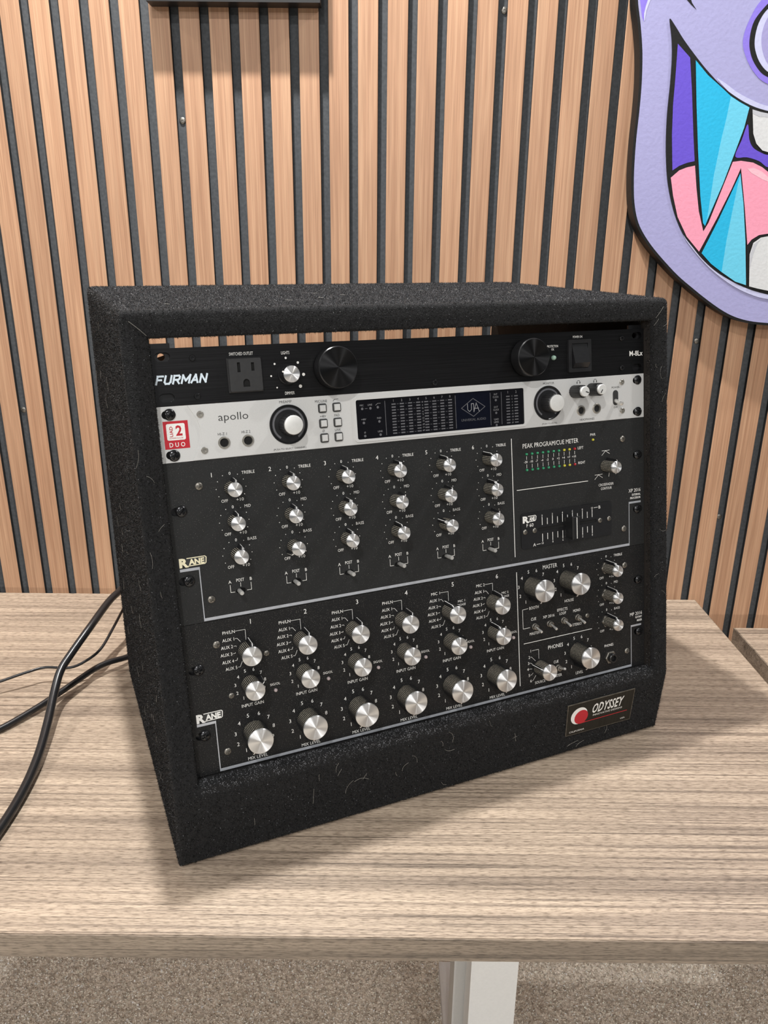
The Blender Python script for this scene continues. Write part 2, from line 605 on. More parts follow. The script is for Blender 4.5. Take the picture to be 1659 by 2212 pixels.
def rrect(x0, x1, y0, y1, r, n=4):
    out = []
    for cx, cy, a0 in ((x1 - r, y1 - r, 0), (x0 + r, y1 - r, 90), (x0 + r, y0 + r, 180), (x1 - r, y0 + r, 270)):
        for i in range(n + 1):
            a = math.radians(a0 + 90 * i / n)
            out.append((cx + r * math.cos(a), cy + r * math.sin(a)))
    return out


# ------------------------------------------------------------------ the room: slatted wall, floor
FLOOR = -0.74
CEIL = 1.75
K0, K1 = -14, 46
wb = MB()
wb.box(0.04 * K0, 0.04 * K1, 0.0075, 0.06, FLOOR, CEIL)
wall = structure(wb.build('wall_back', M['felt']), 'dark grey acoustic felt wall behind vertical oak slats')
sm = MB()
c = 0.0006
prof = [(0.0127, 0.0075), (0.0127, c), (0.0127 + c, 0), (0.04 - c, 0), (0.04, c), (0.04, 0.0075)]
vs = [(x, y, z) for z in (FLOOR, CEIL) for x, y in prof]
sm.add(vs, [(i, i + 1, 7 + i, 6 + i) for i in (1, 2, 3)] + [(5, 4, 3, 2, 1, 0), (6, 7, 8, 9, 10, 11)], 0)
sm.add(vs, [(i, i + 1, 7 + i, 6 + i) for i in (0, 4)] + [(5, 0, 6, 11)], 1)
slat_me = sm.build('slat', [M['slat'], M['slatside']], mesh_only=True)
for k in range(K0, K1):
    link('slat', slat_me, wall, (0.04 * k, 0, 0))


def wall_screw_mesh():
    b = MB()
    b.lathe([(0.0045, 0.0), (0.0045, 0.0006), (0.0035, 0.0014), (0.0015, 0.0015), (0.0013, 0.0004)], 14)
    return b.build('screw', M['steel'], mesh_only=True, smooth=40)


wsm = wall_screw_mesh()
for x, z in ((-0.0355, 0.2573), (0.6890, 0.8075), (1.0090, 0.3745), (1.0862, 0.0912), (0.2465, 0.6701)):
    o = link('screw', wsm, wall, (x, 0.0075, z))
    o.rotation_euler = (math.pi / 2, 0, 0)

fb = MB()
fb.box(-2.2, 3.2, -5.4, 0.06, FLOOR - 0.05, FLOOR)
floor = structure(fb.build('floor', M['floor']), 'beige cut pile carpet floor')


def blades(n, base, direction, length, width, tint):
    """n thin triangles: arrays (n,3) base, direction; returns mesh data with per-corner tint"""
    t = np.cross(direction, rng.normal(size=(n, 3)))
    t /= np.linalg.norm(t, axis=1, keepdims=True) + 1e-9
    v = np.empty((n, 3, 3))
    v[:, 0] = base - t * width[:, None] / 2
    v[:, 1] = base + t * width[:, None] / 2
    v[:, 2] = base + direction * length[:, None]
    return v.reshape(-1, 3), np.repeat(tint, 3, axis=0)


def tri_mesh(name, v, tint, mat, parent):
    n = len(v) // 3
    me = bpy.data.meshes.new(name)
    me.vertices.add(len(v))
    me.vertices.foreach_set('co', v.astype(np.float32).ravel())
    me.loops.add(3 * n)
    me.loops.foreach_set('vertex_index', np.arange(3 * n, dtype=np.int32))
    me.polygons.add(n)
    me.polygons.foreach_set('loop_start', np.arange(0, 3 * n, 3, dtype=np.int32))
    me.update(calc_edges=True)
    ca = me.color_attributes.new('tint', 'FLOAT_COLOR', 'POINT')
    ca.data.foreach_set('color', np.concatenate([tint, np.ones((len(tint), 1))], 1).astype(np.float32).ravel())
    me.materials.append(mat)
    return link(name, me, parent)


n = 260000
base = np.stack([rng.uniform(-0.55, 1.75, n), rng.uniform(-0.62, -0.002, n), np.full(n, FLOOR)], 1)
dr = rng.normal(size=(n, 3)) * 1.3
dr[:, 2] = 1
dr /= np.linalg.norm(dr, axis=1, keepdims=True)
pal = np.array([(0.66, 0.595, 0.515), (0.56, 0.50, 0.425), (0.76, 0.70, 0.62), (0.30, 0.25, 0.205), (0.46, 0.40, 0.335)])
tint = pal[rng.choice(5, n, p=[.3, .25, .2, .1, .15])] * rng.uniform(0.85, 1.12, (n, 1))
pv, pt = blades(n, base, dr, rng.uniform(0.0018, 0.0042, n), rng.uniform(0.0022, 0.0042, n), np.minimum(tint * 1.40, 0.95))
pile = tri_mesh('carpet_pile', pv, pt, M['pile'], floor)
pile['kind'] = 'stuff'

# ------------------------------------------------------------------ desks
TH = 0.0225


def desk(name, x0, x1, y0, y1, label):
    """x right, y depth; top surface at z = 0"""
    root = link(name, None, None, ((x0 + x1) / 2, (y0 + y1) / 2, FLOOR))
    tag(root, label, 'desk')
    ox, oy = (x0 + x1) / 2, (y0 + y1) / 2

    def part(nm, b, mat, **kw):
        o = b.build(nm, mat, root, (-ox, -oy, -FLOOR), **kw)
        return o
    b = MB()
    e = 0.0012
    b.box(x0 + e, x1 - e, y0 + e, y1 - e, -TH, 0)
    part('desk_top', b, M['desk'])
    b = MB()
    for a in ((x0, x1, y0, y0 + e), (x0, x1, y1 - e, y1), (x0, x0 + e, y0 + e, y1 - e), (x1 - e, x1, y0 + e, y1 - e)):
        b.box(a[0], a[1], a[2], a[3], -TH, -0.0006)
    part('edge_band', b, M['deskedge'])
    return root, part


d1, part1 = desk('desk', -0.42, 1.0119, -0.7354, -0.1183, 'brown streaked laminate desk carrying the carpeted rack, white metal leg below')


def desk_leg(part, xc):
    b = MB()
    b.cbox(xc - 0.030, xc + 0.030, -0.452, -0.405, FLOOR + 0.03, -TH - 0.03, 0.002)
    part('leg_column', b, M['whitemetal'])
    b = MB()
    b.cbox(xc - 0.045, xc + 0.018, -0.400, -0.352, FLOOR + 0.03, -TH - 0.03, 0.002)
    part('leg_column', b, M['shademetal'])
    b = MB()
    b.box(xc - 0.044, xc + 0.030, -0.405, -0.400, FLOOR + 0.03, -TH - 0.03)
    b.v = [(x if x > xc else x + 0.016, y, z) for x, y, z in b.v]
    part('leg_web', b, M['shademetal'])
    b = MB()
    b.cbox(xc - 0.04, xc + 0.035, -0.70, -0.14, FLOOR, FLOOR + 0.03, 0.004)
    part('foot', b, M['whitemetal'])
    b = MB()
    b.box(xc - 0.05, xc + 0.04, -0.66, -0.18, -TH - 0.03, -TH)
    part('top_bracket', b, M['whitemetal'])


desk_leg(part1, 0.682)
desk_leg(part1, -0.26)
d2, part2 = desk('desk', 1.0325, 2.35, -0.83, -0.209, 'second brown laminate desk at the right edge, beyond a narrow gap')
desk_leg(part2, 1.35)
desk_leg(part2, 2.1)

# ------------------------------------------------------------------ rack frame of reference
OX, OY, OZ = 0.35412, -0.59413, 0.43124
RY, RT = math.radians(24.22), math.radians(9.96)
Xv = Vector((math.cos(RY), math.sin(RY), 0))
Bv = Vector((-math.sin(RY), math.cos(RY), 0))
Zv = Vector((0, 0, 1))
Dv = -Zv * math.cos(RT) - Bv * math.sin(RT)
Nv = -Bv * math.cos(RT) + Zv * math.sin(RT)
O0 = Vector((OX, OY, OZ))


def panel_matrix(v0):
    o = O0 + Dv * (v0 / 1000)
    return Matrix(((Xv.x, -Dv.x, Nv.x, o.x), (Xv.y, -Dv.y, Nv.y, o.y), (Xv.z, -Dv.z, Nv.z, o.z), (0, 0, 0, 1)))


# ------------------------------------------------------------------ carpeted rack case (local: x = u, y = back, z = up; origin under panel corner, on the desk)
case = link('rack_case', None)
case.matrix_world = Matrix(((Xv.x, Bv.x, 0, OX), (Xv.y, Bv.y, 0, OY), (0, 0, 1, 0), (0, 0, 0, 1)))
tag(case, 'black carpet covered slant front equipment rack case standing on the desk', 'rack case')

FD = 0.012


def face_pt(u, v, d=FD):
    """point on the slanted front: u mm, v mm down, d m in front of the panels -> case local"""
    return Vector((u / 1000, -v / 1000 * math.sin(RT) - d * math.cos(RT), OZ - v / 1000 * math.cos(RT) + d * math.sin(RT)))


UL, UR, IL, IR = -22.0, 504.6, -1.2, 483.8
VT, VI, VB, VK = -28.0, -6.5, 357.2, 366.5
REAR, ZTR = 0.29, 0.4635
bm = bmesh.new()


def V(p):
    return bm.verts.new(p)


fo = [V(face_pt(UL, VT)), V(face_pt(UR, VT)), V(face_pt(UR, VK)), V(face_pt(UL, VK))]
fi = [V(face_pt(IL, VI)), V(face_pt(IR, VI)), V(face_pt(IR, VB)), V(face_pt(IL, VB))]
bo = [V((UL / 1000, -0.070, 0)), V((UR / 1000, -0.070, 0)), V((UR / 1000, REAR, 0)), V((UL / 1000, REAR, 0))]
to = [V((UR / 1000, REAR, ZTR)), V((UL / 1000, REAR, ZTR))]
ri = [V((IL / 1000, REAR, ZTR - 0.022)), V((IR / 1000, REAR, ZTR - 0.022)), V((IR / 1000, REAR, 0.022)), V((IL / 1000, REAR, 0.022))]
F = bm.faces.new
outer_faces = []
for i in range(4):
    j = (i + 1) % 4
    outer_faces.append(F((fo[i], fi[i], fi[j], fo[j])))
outer_faces.append(F((fo[3], fo[2], bo[1], bo[0])))                 # lower front
F((bo[0], bo[1], bo[2], bo[3]))                                     # underside
outer_faces.append(F((fo[0], fo[1], to[0], to[1])))                 # top
outer_faces.append(F((fo[0], to[1], bo[3], bo[0], fo[3])))          # left side
outer_faces.append(F((fo[1], fo[2], bo[1], bo[2], to[0])))          # right side
rear_o = [to[1], to[0], bo[2], bo[3]]
for i in range(4):
    j = (i + 1) % 4
    F((rear_o[i], rear_o[j], ri[j], ri[i]))
for i in range(4):
    j = (i + 1) % 4
    f = F((fi[i], ri[i], ri[j], fi[j]))
    f.material_index = 1 if i != 2 else 2
bmesh.ops.recalc_face_normals(bm, faces=bm.faces)


def edge(a, b):
    return bm.edges.get((a, b))


inner_e = [edge(fi[i], fi[(i + 1) % 4]) for i in range(4)]
kink_e = [edge(fo[2], fo[3])]
out_e = [edge(fo[0], fo[1]), edge(fo[1], fo[2]), edge(fo[3], fo[0]), edge(fo[0], to[1]), edge(fo[1], to[0]), edge(to[0], to[1]),
         edge(to[1], bo[3]), edge(to[0], bo[2]), edge(fo[3], bo[0]), edge(fo[2], bo[1]), edge(bo[0], bo[1])]
kw = dict(segments=4, profile=0.5, affect='EDGES', clamp_overlap=False, offset_type='OFFSET')
bmesh.ops.bevel(bm, geom=inner_e, offset=0.0042, **kw)
out_e = [e for e in out_e if e.is_valid]
kink_e = [e for e in kink_e if e.is_valid]
bmesh.ops.bevel(bm, geom=out_e + kink_e, offset=0.0048, **kw)
bmesh.ops.recalc_face_normals(bm, faces=bm.faces)
me = bpy.data.meshes.new('shell')
bm.to_mesh(me)
bm.free()
me.materials.append(M['carpetblack'])
me.materials.append(M['caseinside'])
me.materials.append(M['carpetblack'])
me.polygons.foreach_set('use_smooth', [True] * len(me.polygons))
me.set_sharp_from_angle(angle=math.radians(40))
shell = link('shell', me, case)

# fibres of the carpet covering
me.calc_loop_triangles()
nt_ = len(me.loop_triangles)
tv = np.empty(nt_ * 3, np.int32)
me.loop_triangles.foreach_get('vertices', tv)
co = np.empty(len(me.vertices) * 3)
me.vertices.foreach_get('co', co)
co = co.reshape(-1, 3)
T = co[tv.reshape(-1, 3)]
mi = np.array([me.polygons[t.polygon_index].material_index for t in me.loop_triangles])
nr = np.cross(T[:, 1] - T[:, 0], T[:, 2] - T[:, 0])
ar = np.linalg.norm(nr, axis=1) / 2
nr = nr / (2 * ar[:, None] + 1e-12)
cen = T.mean(1)
keep = ((mi == 0) & (nr[:, 2] > -0.7) & ~(nr[:, 1] > 0.8)) | (mi > 0)
w = np.where(keep, ar, 0)
n = 900000
idx = rng.choice(nt_, n, p=w / w.sum())
r1, r2_ = rng.random(n), rng.random(n)
s1 = np.sqrt(r1)
pts = T[idx, 0] * (1 - s1)[:, None] + T[idx, 1] * (s1 * (1 - r2_))[:, None] + T[idx, 2] * (s1 * r2_)[:, None]
# inside the opening the carpet only wraps as far as the rails
front = (pts[:, 1] + (OZ - pts[:, 2]) * math.tan(RT)) * math.cos(RT)
ok = (mi[idx] == 0) | (front < -0.0022)
idx, pts = idx[ok], pts[ok]
n = len(idx)
dr = nr[idx] * 0.55 + rng.normal(size=(n, 3)) * 0.55
low = (dr * nr[idx]).sum(1)
dr += nr[idx] * np.clip(0.15 - low, 0, None)[:, None]
dr /= np.linalg.norm(dr, axis=1, keepdims=True)
g = np.exp(rng.normal(-5.5, 0.75, n))
fleck = rng.random(n) < 0.075
g = np.where(fleck, rng.uniform(0.10, 0.42, n), g)
# lip under the panels: dust plus painted light; top: light painted into tint
lip_dust_light = np.exp(-((pts[:, 2] - (OZ - 0.3590 * math.cos(RT))) / 0.0042) ** 2) * (pts[:, 1] < -0.06) * (pts[:, 0] > 0) * (pts[:, 0] < 0.484)
g = g + lip_dust_light * 0.42 * rng.random(n)
g = g + (nr[idx][:, 2] > 0.9) * 0.07 * rng.random(n)  # upward faces painted paler, as lit from above
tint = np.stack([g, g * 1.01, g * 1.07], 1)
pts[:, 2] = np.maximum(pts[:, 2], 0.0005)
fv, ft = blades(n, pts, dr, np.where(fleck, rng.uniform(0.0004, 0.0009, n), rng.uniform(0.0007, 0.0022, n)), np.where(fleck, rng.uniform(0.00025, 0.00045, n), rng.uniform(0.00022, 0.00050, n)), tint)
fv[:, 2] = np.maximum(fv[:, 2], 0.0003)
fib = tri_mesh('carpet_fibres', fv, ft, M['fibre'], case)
fib['kind'] = 'stuff'

# pet hairs and lint caught in the carpet
lb = MB()


def surf_pt(kind):
    if kind == 'left':
        y = random.uniform(-0.03, 0.27)
        z = random.uniform(0.02, 0.44)
        return Vector((UL / 1000 - 0.0012, y, z)), Vector((0, 1, 0)), Vector((0, 0, 1))
    if kind == 'top':
        return Vector((random.uniform(0, 0.48), random.uniform(0.01, 0.27), OZ + 0.0317)), Vector((1, 0, 0)), Vector((0, 1, 0))
    if kind == 'low':
        t = random.uniform(0.1, 0.9)
        return Vector((random.uniform(0, 0.48), -0.0765 + 0.005 * (1 - t), 0.0705 * t)), Vector((1, 0, 0)), Vector((0, 0, 1))
    u = random.choice([random.uniform(-19, -5), random.uniform(488, 501)])
    return face_pt(u, random.uniform(-20, 350), FD + 0.0012), Vector((1, 0, 0)), Vector((0, 0, 1))


for kind, cnt in (('left', 34), ('top', 18), ('low', 26), ('front', 14)):
    for _ in range(cnt):
        p, a, b_ = surf_pt(kind)
        th = random.uniform(0, 6.28)
        L = random.uniform(0.004, 0.016)
        cur = random.uniform(-1.6, 1.6)
        path = []
        q = p.copy()
        nn = a.cross(b_)
        for i in range(4):
            path.append(q + nn * random.uniform(-0.0004, 0.0004))
            q = q + (a * math.cos(th) + b_ * math.sin(th)) * (L / 3)
            th += cur / 3
        if min(k.z for k in path) < 0.001:
            continue
        vs_, fs_ = tube(path, 0.00007, 3)
        lb.add(vs_, fs_)
ln = lb.build('lint_hairs', M['lint'], case)
ln['kind'] = 'stuff'

# corner seams in the carpet
for (u0, v0), (u1, v1) in (((-15, -20), (-3, -9)), ((497, -20), (487, -9))):  # left, right
    sb = MB()
    vs_, fs_ = tube([face_pt(u0, v0, FD + 0.0006), face_pt((u0 + u1) / 2 + 0.3, (v0 + v1) / 2, FD + 0.0008), face_pt(u1, v1, FD + 0.0006)], 0.00028, 6)
    sb.add(vs_, fs_)
    sb.build('corner_seam', M['seam'], case)

# steel rack rails behind the panels, and a rivet in the lower lip
rb_holes = []
for U in range(8):
    for dv in (6.35, 22.2, 38.1):
        rb_holes.append(U * 44.45 + dv)
for u0, u1, hx in ((-0.8, 15.5, 8.2), (467, 483.2, 474.4)):
    rb = MB(0.001)
    rb.plate([(u0, 4), (u1, 4), (u1, -357), (u0, -357)], [circle(hx, -h, 2.9, 14) for h in rb_holes[:1]], -6.0, -4.0)
    o = rb.build('rack_rail', M['satinblack'], case)
    o.matrix_parent_inverse = Matrix.Identity(4)
    o.matrix_basis = case.matrix_world.inverted() @ panel_matrix(0)
rv = MB()
rv.lathe([(0.0022, 0), (0.0021, 0.0012), (0.0012, 0.0020), (0.0003, 0.0022)], 12)
o = rv.build('rivet', M['alu'], case, smooth=60)
o.location = face_pt(471.2, 361.6, 0.0085)
o.rotation_euler = (math.radians(60), 0, 0)

# maker's plate on the lower front
kp = face_pt(0, VK)
dn = (Vector((0, -0.070, 0)) - kp)
dn.normalize()
lown = Vector((1, 0, 0)).cross(-dn)
pm = Matrix(((1, -dn.x, lown.x, 0), (0, -dn.y, lown.y, kp.y), (0, -dn.z, lown.z, kp.z), (0, 0, 0, 1)))


def plate_part(nm, b, mats, parent=case, basis=pm, **kw):
    o = b.build(nm, mats, parent, **kw)
    if basis is not None:
        o.matrix_basis = basis
    return o


b = MB(0.001)
b.plate([(372.6, -8.2), (459.8, -8.6), (460.4, -48.4), (375.4, -47.6)], [], 0.6, 1.7, 0)
plate_o = plate_part('name_plate', b, [M['plateedge']])
b = MB(0.001)
b.plate([(373.3, -8.8), (459.1, -9.1), (459.6, -47.7), (376.0, -47.0)], [], 1.6, 1.8, 0)
M['plate'].node_tree.nodes['Principled BSDF'].inputs['Specular IOR Level'].default_value = 0.15
plate_part('plate_face', b, [M['plate']], plate_o, None)
b = MB(0.001)
b.disc(389.0, -24.5, 10.4, 1.85, 40, 0)
b.disc(391.9, -26.6, 8.6, 1.90, 40, 1)
b.rect(391, 453.5, -34.9, -34.1, 1.92, 1)
b.flat([(391.9, -35.2), (391.9, -33.2), (400, -34.1), (400, -34.9)], 1.91, 1)
b.text('ODYSSEY', 405.6, -20.0, 12.0, 41.0, 'l', 1.90, 0, 0.02, 0.30, sp=1.08)
b.text('INNOVATIVE DESIGNS', 407.3, -28.6, 2.3, 38.5, 'l', 1.90, 0)
b.text('USA', 452.3, -43.6, 2.0, 6.0, 'r', 1.90, 0)
b.text('CALIFORNIA', 379.3, -43.5, 2.2, 19.2, 'l', 1.90, 0)
plate_part('emblem', b, [M['inkwhite'], M['red']], plate_o, None)

# ------------------------------------------------------------------ shared hardware meshes (mm, z outwards)


def phillips_mesh(R, H, mat, cross_w, cross_l, depth, name='screw'):
    b = MB(0.001)
    nseg, rings = 32, 9
    vs, fs = [], []

    def hgt(x, y):
        r = math.hypot(x, y) / R
        z = H * math.sqrt(max(0, 1 - (0.93 * r) ** 2)) if r < 1 else H * 0.36
        if (abs(x) < cross_w / 2 and abs(y) < cross_l / 2) or (abs(y) < cross_w / 2 and abs(x) < cross_l / 2):
            z -= depth
        return z
    vs.append((0, 0, hgt(0, 0)))
    for k in range(1, rings + 1):
        r = R * k / rings
        for i in range(nseg):
            a = 2 * math.pi * i / nseg
            x, y = r * math.cos(a), r * math.sin(a)
            vs.append((x, y, hgt(x * 0.999, y * 0.999)))
    for i in range(nseg):
        vs.append((R * math.cos(2 * math.pi * i / nseg), R * math.sin(2 * math.pi * i / nseg), 0))
    for i in range(nseg):
        fs.append((0, 1 + i, 1 + (i + 1) % nseg))
    for k in range(rings):
        for i in range(nseg):
            j = (i + 1) % nseg
            a = 1 + k * nseg
            fs.append((a + i, a + nseg + i, a + nseg + j, a + j))
    b.add(vs, fs)
    return b.build(name, mat, mesh_only=True, smooth=35)


def socket_mesh(R, H, mat, inner, name='screw'):
    b = MB(0.001)
    n_ = 18
    b.lathe([(R, 0), (R, H * 0.75), (R * 0.85, H), (inner, H), (inner * 0.9, H * 0.25)], n_)
    return b.build(name, mat, mesh_only=True, smooth=35)


SCR_BLACK = phillips_mesh(4.6, 2.6, M['blackscrew'], 1.1, 5.2, 1.3, 'rack_screw')
SCR_STEEL = phillips_mesh(3.1, 1.8, M['steel'], 0.9, 3.6, 0.9, 'panel_screw')
SCR_SMALL = phillips_mesh(2.4, 1.4, M['steel'], 0.7, 2.8, 0.7, 'panel_screw')
SOCK_BLACK = socket_mesh(2.5, 1.7, M['blackscrew'], 1.2, 'socket_screw')
SOCK_ALU = socket_mesh(2.7, 1.5, M['nickel'], 1.3, 'socket_screw')


def fluted(R, h, nf, base_r=None, dirt=True):
    """knurled knob body"""
    b = MB(0.001)
    ang = []
    for i in range(nf):
        a = 2 * math.pi * i / nf
        s_ = 2 * math.pi / nf
        ang += [(a, R), (a + 0.42 * s_, R), (a + 0.52 * s_, R * 0.965), (a + 0.90 * s_, R * 0.965)]
    m = len(ang)
    base_r = base_r or 1.0
    lv = [(0.4, base_r), (h * 0.92, 1.0)]
    vs = []
    for z, k in lv:
        vs += [(r * k * math.cos(a), r * k * math.sin(a), z) for a, r in ang]
    vs += [(R * 0.86 * math.cos(a), R * 0.86 * math.sin(a), h) for a, r in ang]
    for i in range(m):
        j = (i + 1) % m
        b.add([], [], 0)
    o = len(b.v)
    b.v += vs
    for i in range(m):
        j = (i + 1) % m
        b.f.append((o + i, o + j, o + m + j, o + m + i))
        b.m.append(1 if (dirt and i % 4 == 2) else 0)
        b.f.append((o + m + i, o + m + j, o + 2 * m + j, o + 2 * m + i))
        b.m.append(0)
    b.f.append(tuple(o + 2 * m + i for i in range(m)))
    b.m.append(0)
    b.f.append(tuple(o + m - 1 - i for i in range(m)))
    b.m.append(0)
    return b.build('knob', [M['blackplastic'], M['groove']], mesh_only=True)


def cap_mesh(R, h0, h1, mat):
    b = MB(0.001)
    b.lathe([(R * 0.98, h0), (R, h0 + 0.3), (R, h1 - 0.6), (R * 0.955, h1 - 0.15), (R * 0.90, h1)], 48)
    return b.build('cap', mat, mesh_only=True, smooth=28)


def pointer_mesh(R, h, out, wd):
    """black fin beside the knob with a white index line along its ridge"""
    b = MB(0.001)
    y0, y1 = R * 0.9, R + out
    b.add([(-wd / 2, y0, 0.6), (wd / 2, y0, 0.6), (wd / 2, y1 + 0.5, 0.6), (-wd / 2, y1 + 0.5, 0.6),
           (-wd / 2, y0, h - 1.5), (wd / 2, y0, h - 1.5), (wd / 2, y1 - 0.4, h - 3.2), (-wd / 2, y1 - 0.4, h - 3.2)],
          [(3, 2, 1, 0), (4, 5, 6, 7), (0, 1, 5, 4), (1, 2, 6, 5), (2, 3, 7, 6), (3, 0, 4, 7)], 0)
    k = 0.33
    b.add([(-k, y0, h - 1.42), (k, y0, h - 1.42), (k, y1 - 0.35, h - 3.1), (-k, y1 - 0.35, h - 3.1), (k, y1 + 0.56, 0.6), (-k, y1 + 0.56, 0.6)],
          [(0, 1, 2, 3), (3, 2, 4, 5)], 1)
    return b.build('pointer', [M['satinblack'], M['inkwhite']], mesh_only=True)


KN = {}
for key, R, h, nf, out, wd in (('eq', 6.0, 15.3, 24, 2.1, 3.0), ('sel', 8.35, 18.0, 36, 2.4, 3.2), ('mix', 11.1, 20.3, 52, 2.6, 3.4)):
    KN[key] = (fluted(R, h, nf), cap_mesh(R * 0.985, h - 1.9, h + 0.5, M['spun']), pointer_mesh(R, h, out, wd))


def knob(parent, key, u, v, ang, zscale=1.0):
    body, cap, ptr = KN[key]
    o = link('knob', body, parent, (u / 1000, -v / 1000, 0.0))
    o.rotation_euler = (0, 0, -math.radians(ang))
    o.scale = (1, 1, zscale)
    link('cap', cap, o)
    link('pointer', ptr, o)
    return o


def led_mesh(R, mat):
    b = MB(0.001)
    b.lathe([(R, 0), (R, R * 0.5), (R * 0.85, R * 1.0), (R * 0.5, R * 1.35), (R * 0.1, R * 1.5)], 12)
    return b.build('led', mat, mesh_only=True, smooth=60)


LED = {k: led_mesh(1.25, M[k]) for k in ('ledg', 'ledy', 'ledr', 'ledp')}
LED['big'] = led_mesh(2.3, M['ledpale'])


class Unit:
    """one rack unit: Empty at the top left corner of its faceplate, parts in mm (u right, v down over the whole stack)"""

    def __init__(self, name, v0, v1, label, cat):
        self.v0, self.v1 = v0, v1
        self.root = link(name, None)
        self.root.matrix_world = panel_matrix(v0)
        tag(self.root, label, cat)

    def shift(self, b):
        b.v = [(x, y + self.v0, z) for x, y, z in b.v]
        return b

    def part(self, name, b, mats, parent=None, **kw):
        """b written with y = -v of the whole stack"""
        return self.shift(b).build(name, mats, parent or self.root, **kw)

    def put(self, name, me, u, v, n=0.0, rot=0.0, parent=None):
        o = link(name, me, parent or self.root, (u / 1000, -(v - self.v0) / 1000, n / 1000))
        o.rotation_euler = (0, 0, rot)
        return o

    def knob(self, key, u, v, ang, zs=1.0):
        return knob(self.root, key, u, v - self.v0, ang, zs)

    def chassis(self, depth, vpad=2.0, u0=21, u1=461):
        b = MB(0.001)
        b.box(u0, u1, -(self.v1 - vpad), -(self.v0 + vpad), -depth, -3.2)
        return self.part('chassis', b, M['blackplastic'])


def P(u, v):
    return (u, -v)


# ------------------------------------------------------------------ 1: power conditioner
U1 = Unit('power_conditioner', 0.0, 44.2, 'black brushed power conditioner with outlet and two round black lamp pulls, topmost in the rack', 'power conditioner')
b = MB(0.001)
slots = [stadium(8.6, -6.6, 12.0, 7.0), stadium(8.8, -38.0, 12.0, 7.0), stadium(474.0, -6.6, 12.0, 7.0), stadium(474.0, -38.0, 12.0, 7.0)]
b.plate([(0, 0), (482.6, 0), (482.6, -44.1), (0, -44.1)], slots, -3.0, 0.0)
U1.part('faceplate', b, M['anod'])
U1.chassis(150)
# outlet
b = MB(0.001)
oh = [[(65.2, -13.5), (67.6, -13.5), (67.6, -21.2), (65.2, -21.2)], [(76.6, -14.0), (79.0, -14.0), (79.0, -20.6), (76.6, -20.6)],
      [(69.0, -33.0), (74.4, -33.0), (74.4, -29.5)] + [(71.7 + 2.7 * math.cos(a), -29.5 + 2.7 * math.sin(a)) for a in np.linspace(0.3, math.pi - 0.3, 7)] + [(69.0, -29.5)]]
b.plate(rrect(58.3, 84.9, -36.4, -10.6, 1.2, 2), oh, 1.2, 4.2, 0, 1)
b.cbox(57.4, 85.8, -37.3, -9.7, 0.0, 2.6, 0.8, 0)
b.rect(60, 83, -35, -12, 2.62, 1)
U1.part('outlet', b, [M['outlet'], M['dark']])
# dimmer
o = U1.put('dimmer_knob', MB(0.001).lathe([(8.4, 0.2), (8.4, 2.0), (7.6, 3.0), (7.4, 11.5), (7.0, 12.2)], 36).build('dimmer_knob', M['satinblack'], mesh_only=True, smooth=30), 107.3, 25.0)
link('cap', cap_mesh(6.8, 11.0, 13.4, M['spun']), o)
link('index_dot', MB(0.001).disc(0, 0, 0.8, 0, 10).build('index_dot', M['inkwhite'], mesh_only=True), o, (-0.0071, 0.0022, 0.0124))
# lamp pulls
pull = MB(0.001).lathe([(15.6, 0), (15.6, 2.2), (17.0, 2.2), (17.3, 3.0), (17.3, 14.4), (16.6, 15.2)], 56).build('lamp_pull', M['satinblack'], mesh_only=True, smooth=30)
pullcap = MB(0.001).lathe([(16.5, 14.8), (16.45, 15.3), (0.4, 15.35)], 56).build('pull_face', M['spunblack'], mesh_only=True, smooth=30)
for u, v in ((147.2, 21.8), (340.3, 22.4)):
    o = U1.put('lamp_pull', pull, u, v)
    link('pull_face', pullcap, o)
# led + rocker switch
U1.put('status_led', LED['big'], 372.3, 23.9)
b = MB(0.001)
b.plate(rrect(388.6, 415.6, -38.8, -7.8, 1.0, 2), [[(392.5, -11.5), (411.5, -11.5), (411.5, -35), (392.5, -35)]], 0, 2.4)
b.rect(392.5, 411.5, -35, -11.5, 0.05)
sw = U1.part('rocker_switch', b, M['blackplastic'])
b = MB(0.001)
x0, x1 = 393.0, 411.0
prof = [(-11.9, 0.1), (-11.9, 1.6), (-30.0, 6.6), (-34.6, 3.0), (-34.6, 0.1)]
vs = [(x, y, z) for x in (x0, x1) for y, z in prof]
b.add(vs, [(0, 5, 6, 1), (1, 6, 7, 2), (2, 7, 8, 3), (3, 8, 9, 4), (4, 9, 5, 0), (0, 1, 2, 3, 4), (9, 8, 7, 6, 5)])
U1.part('rocker', b, M['satinblack'], sw)
for u, v in ((31.1, 8.2), (32.0, 37.9), (454.4, 8.6), (454.4, 37.5), (243.3, 39.6)):
    U1.put('socket_screw', SOCK_BLACK, u, v)
b = MB(0.001)
GL = {'F': [[(0, 0), (0, 1), (.95, 1)], [(0, .52), (.75, .52)]],
      'U': [[(0, 1), (0, .22), (.2, 0), (.75, 0), (.95, .22), (.95, 1)]],
      'R': [[(0, 0), (0, 1), (.75, 1), (.92, .85), (.92, .62), (.75, .46), (0, .46)], [(.5, .46), (.95, 0)]],
      'M': [[(0, 0), (0, 1), (.5, .3), (1, 1), (1, 0)]],
      'A': [[(0, 0), (.5, 1), (1, 0)], [(.22, .3), (.78, .3)]],
      'N': [[(0, 0), (0, 1), (.95, 0), (.95, 1)]]}
x_ = 2.6
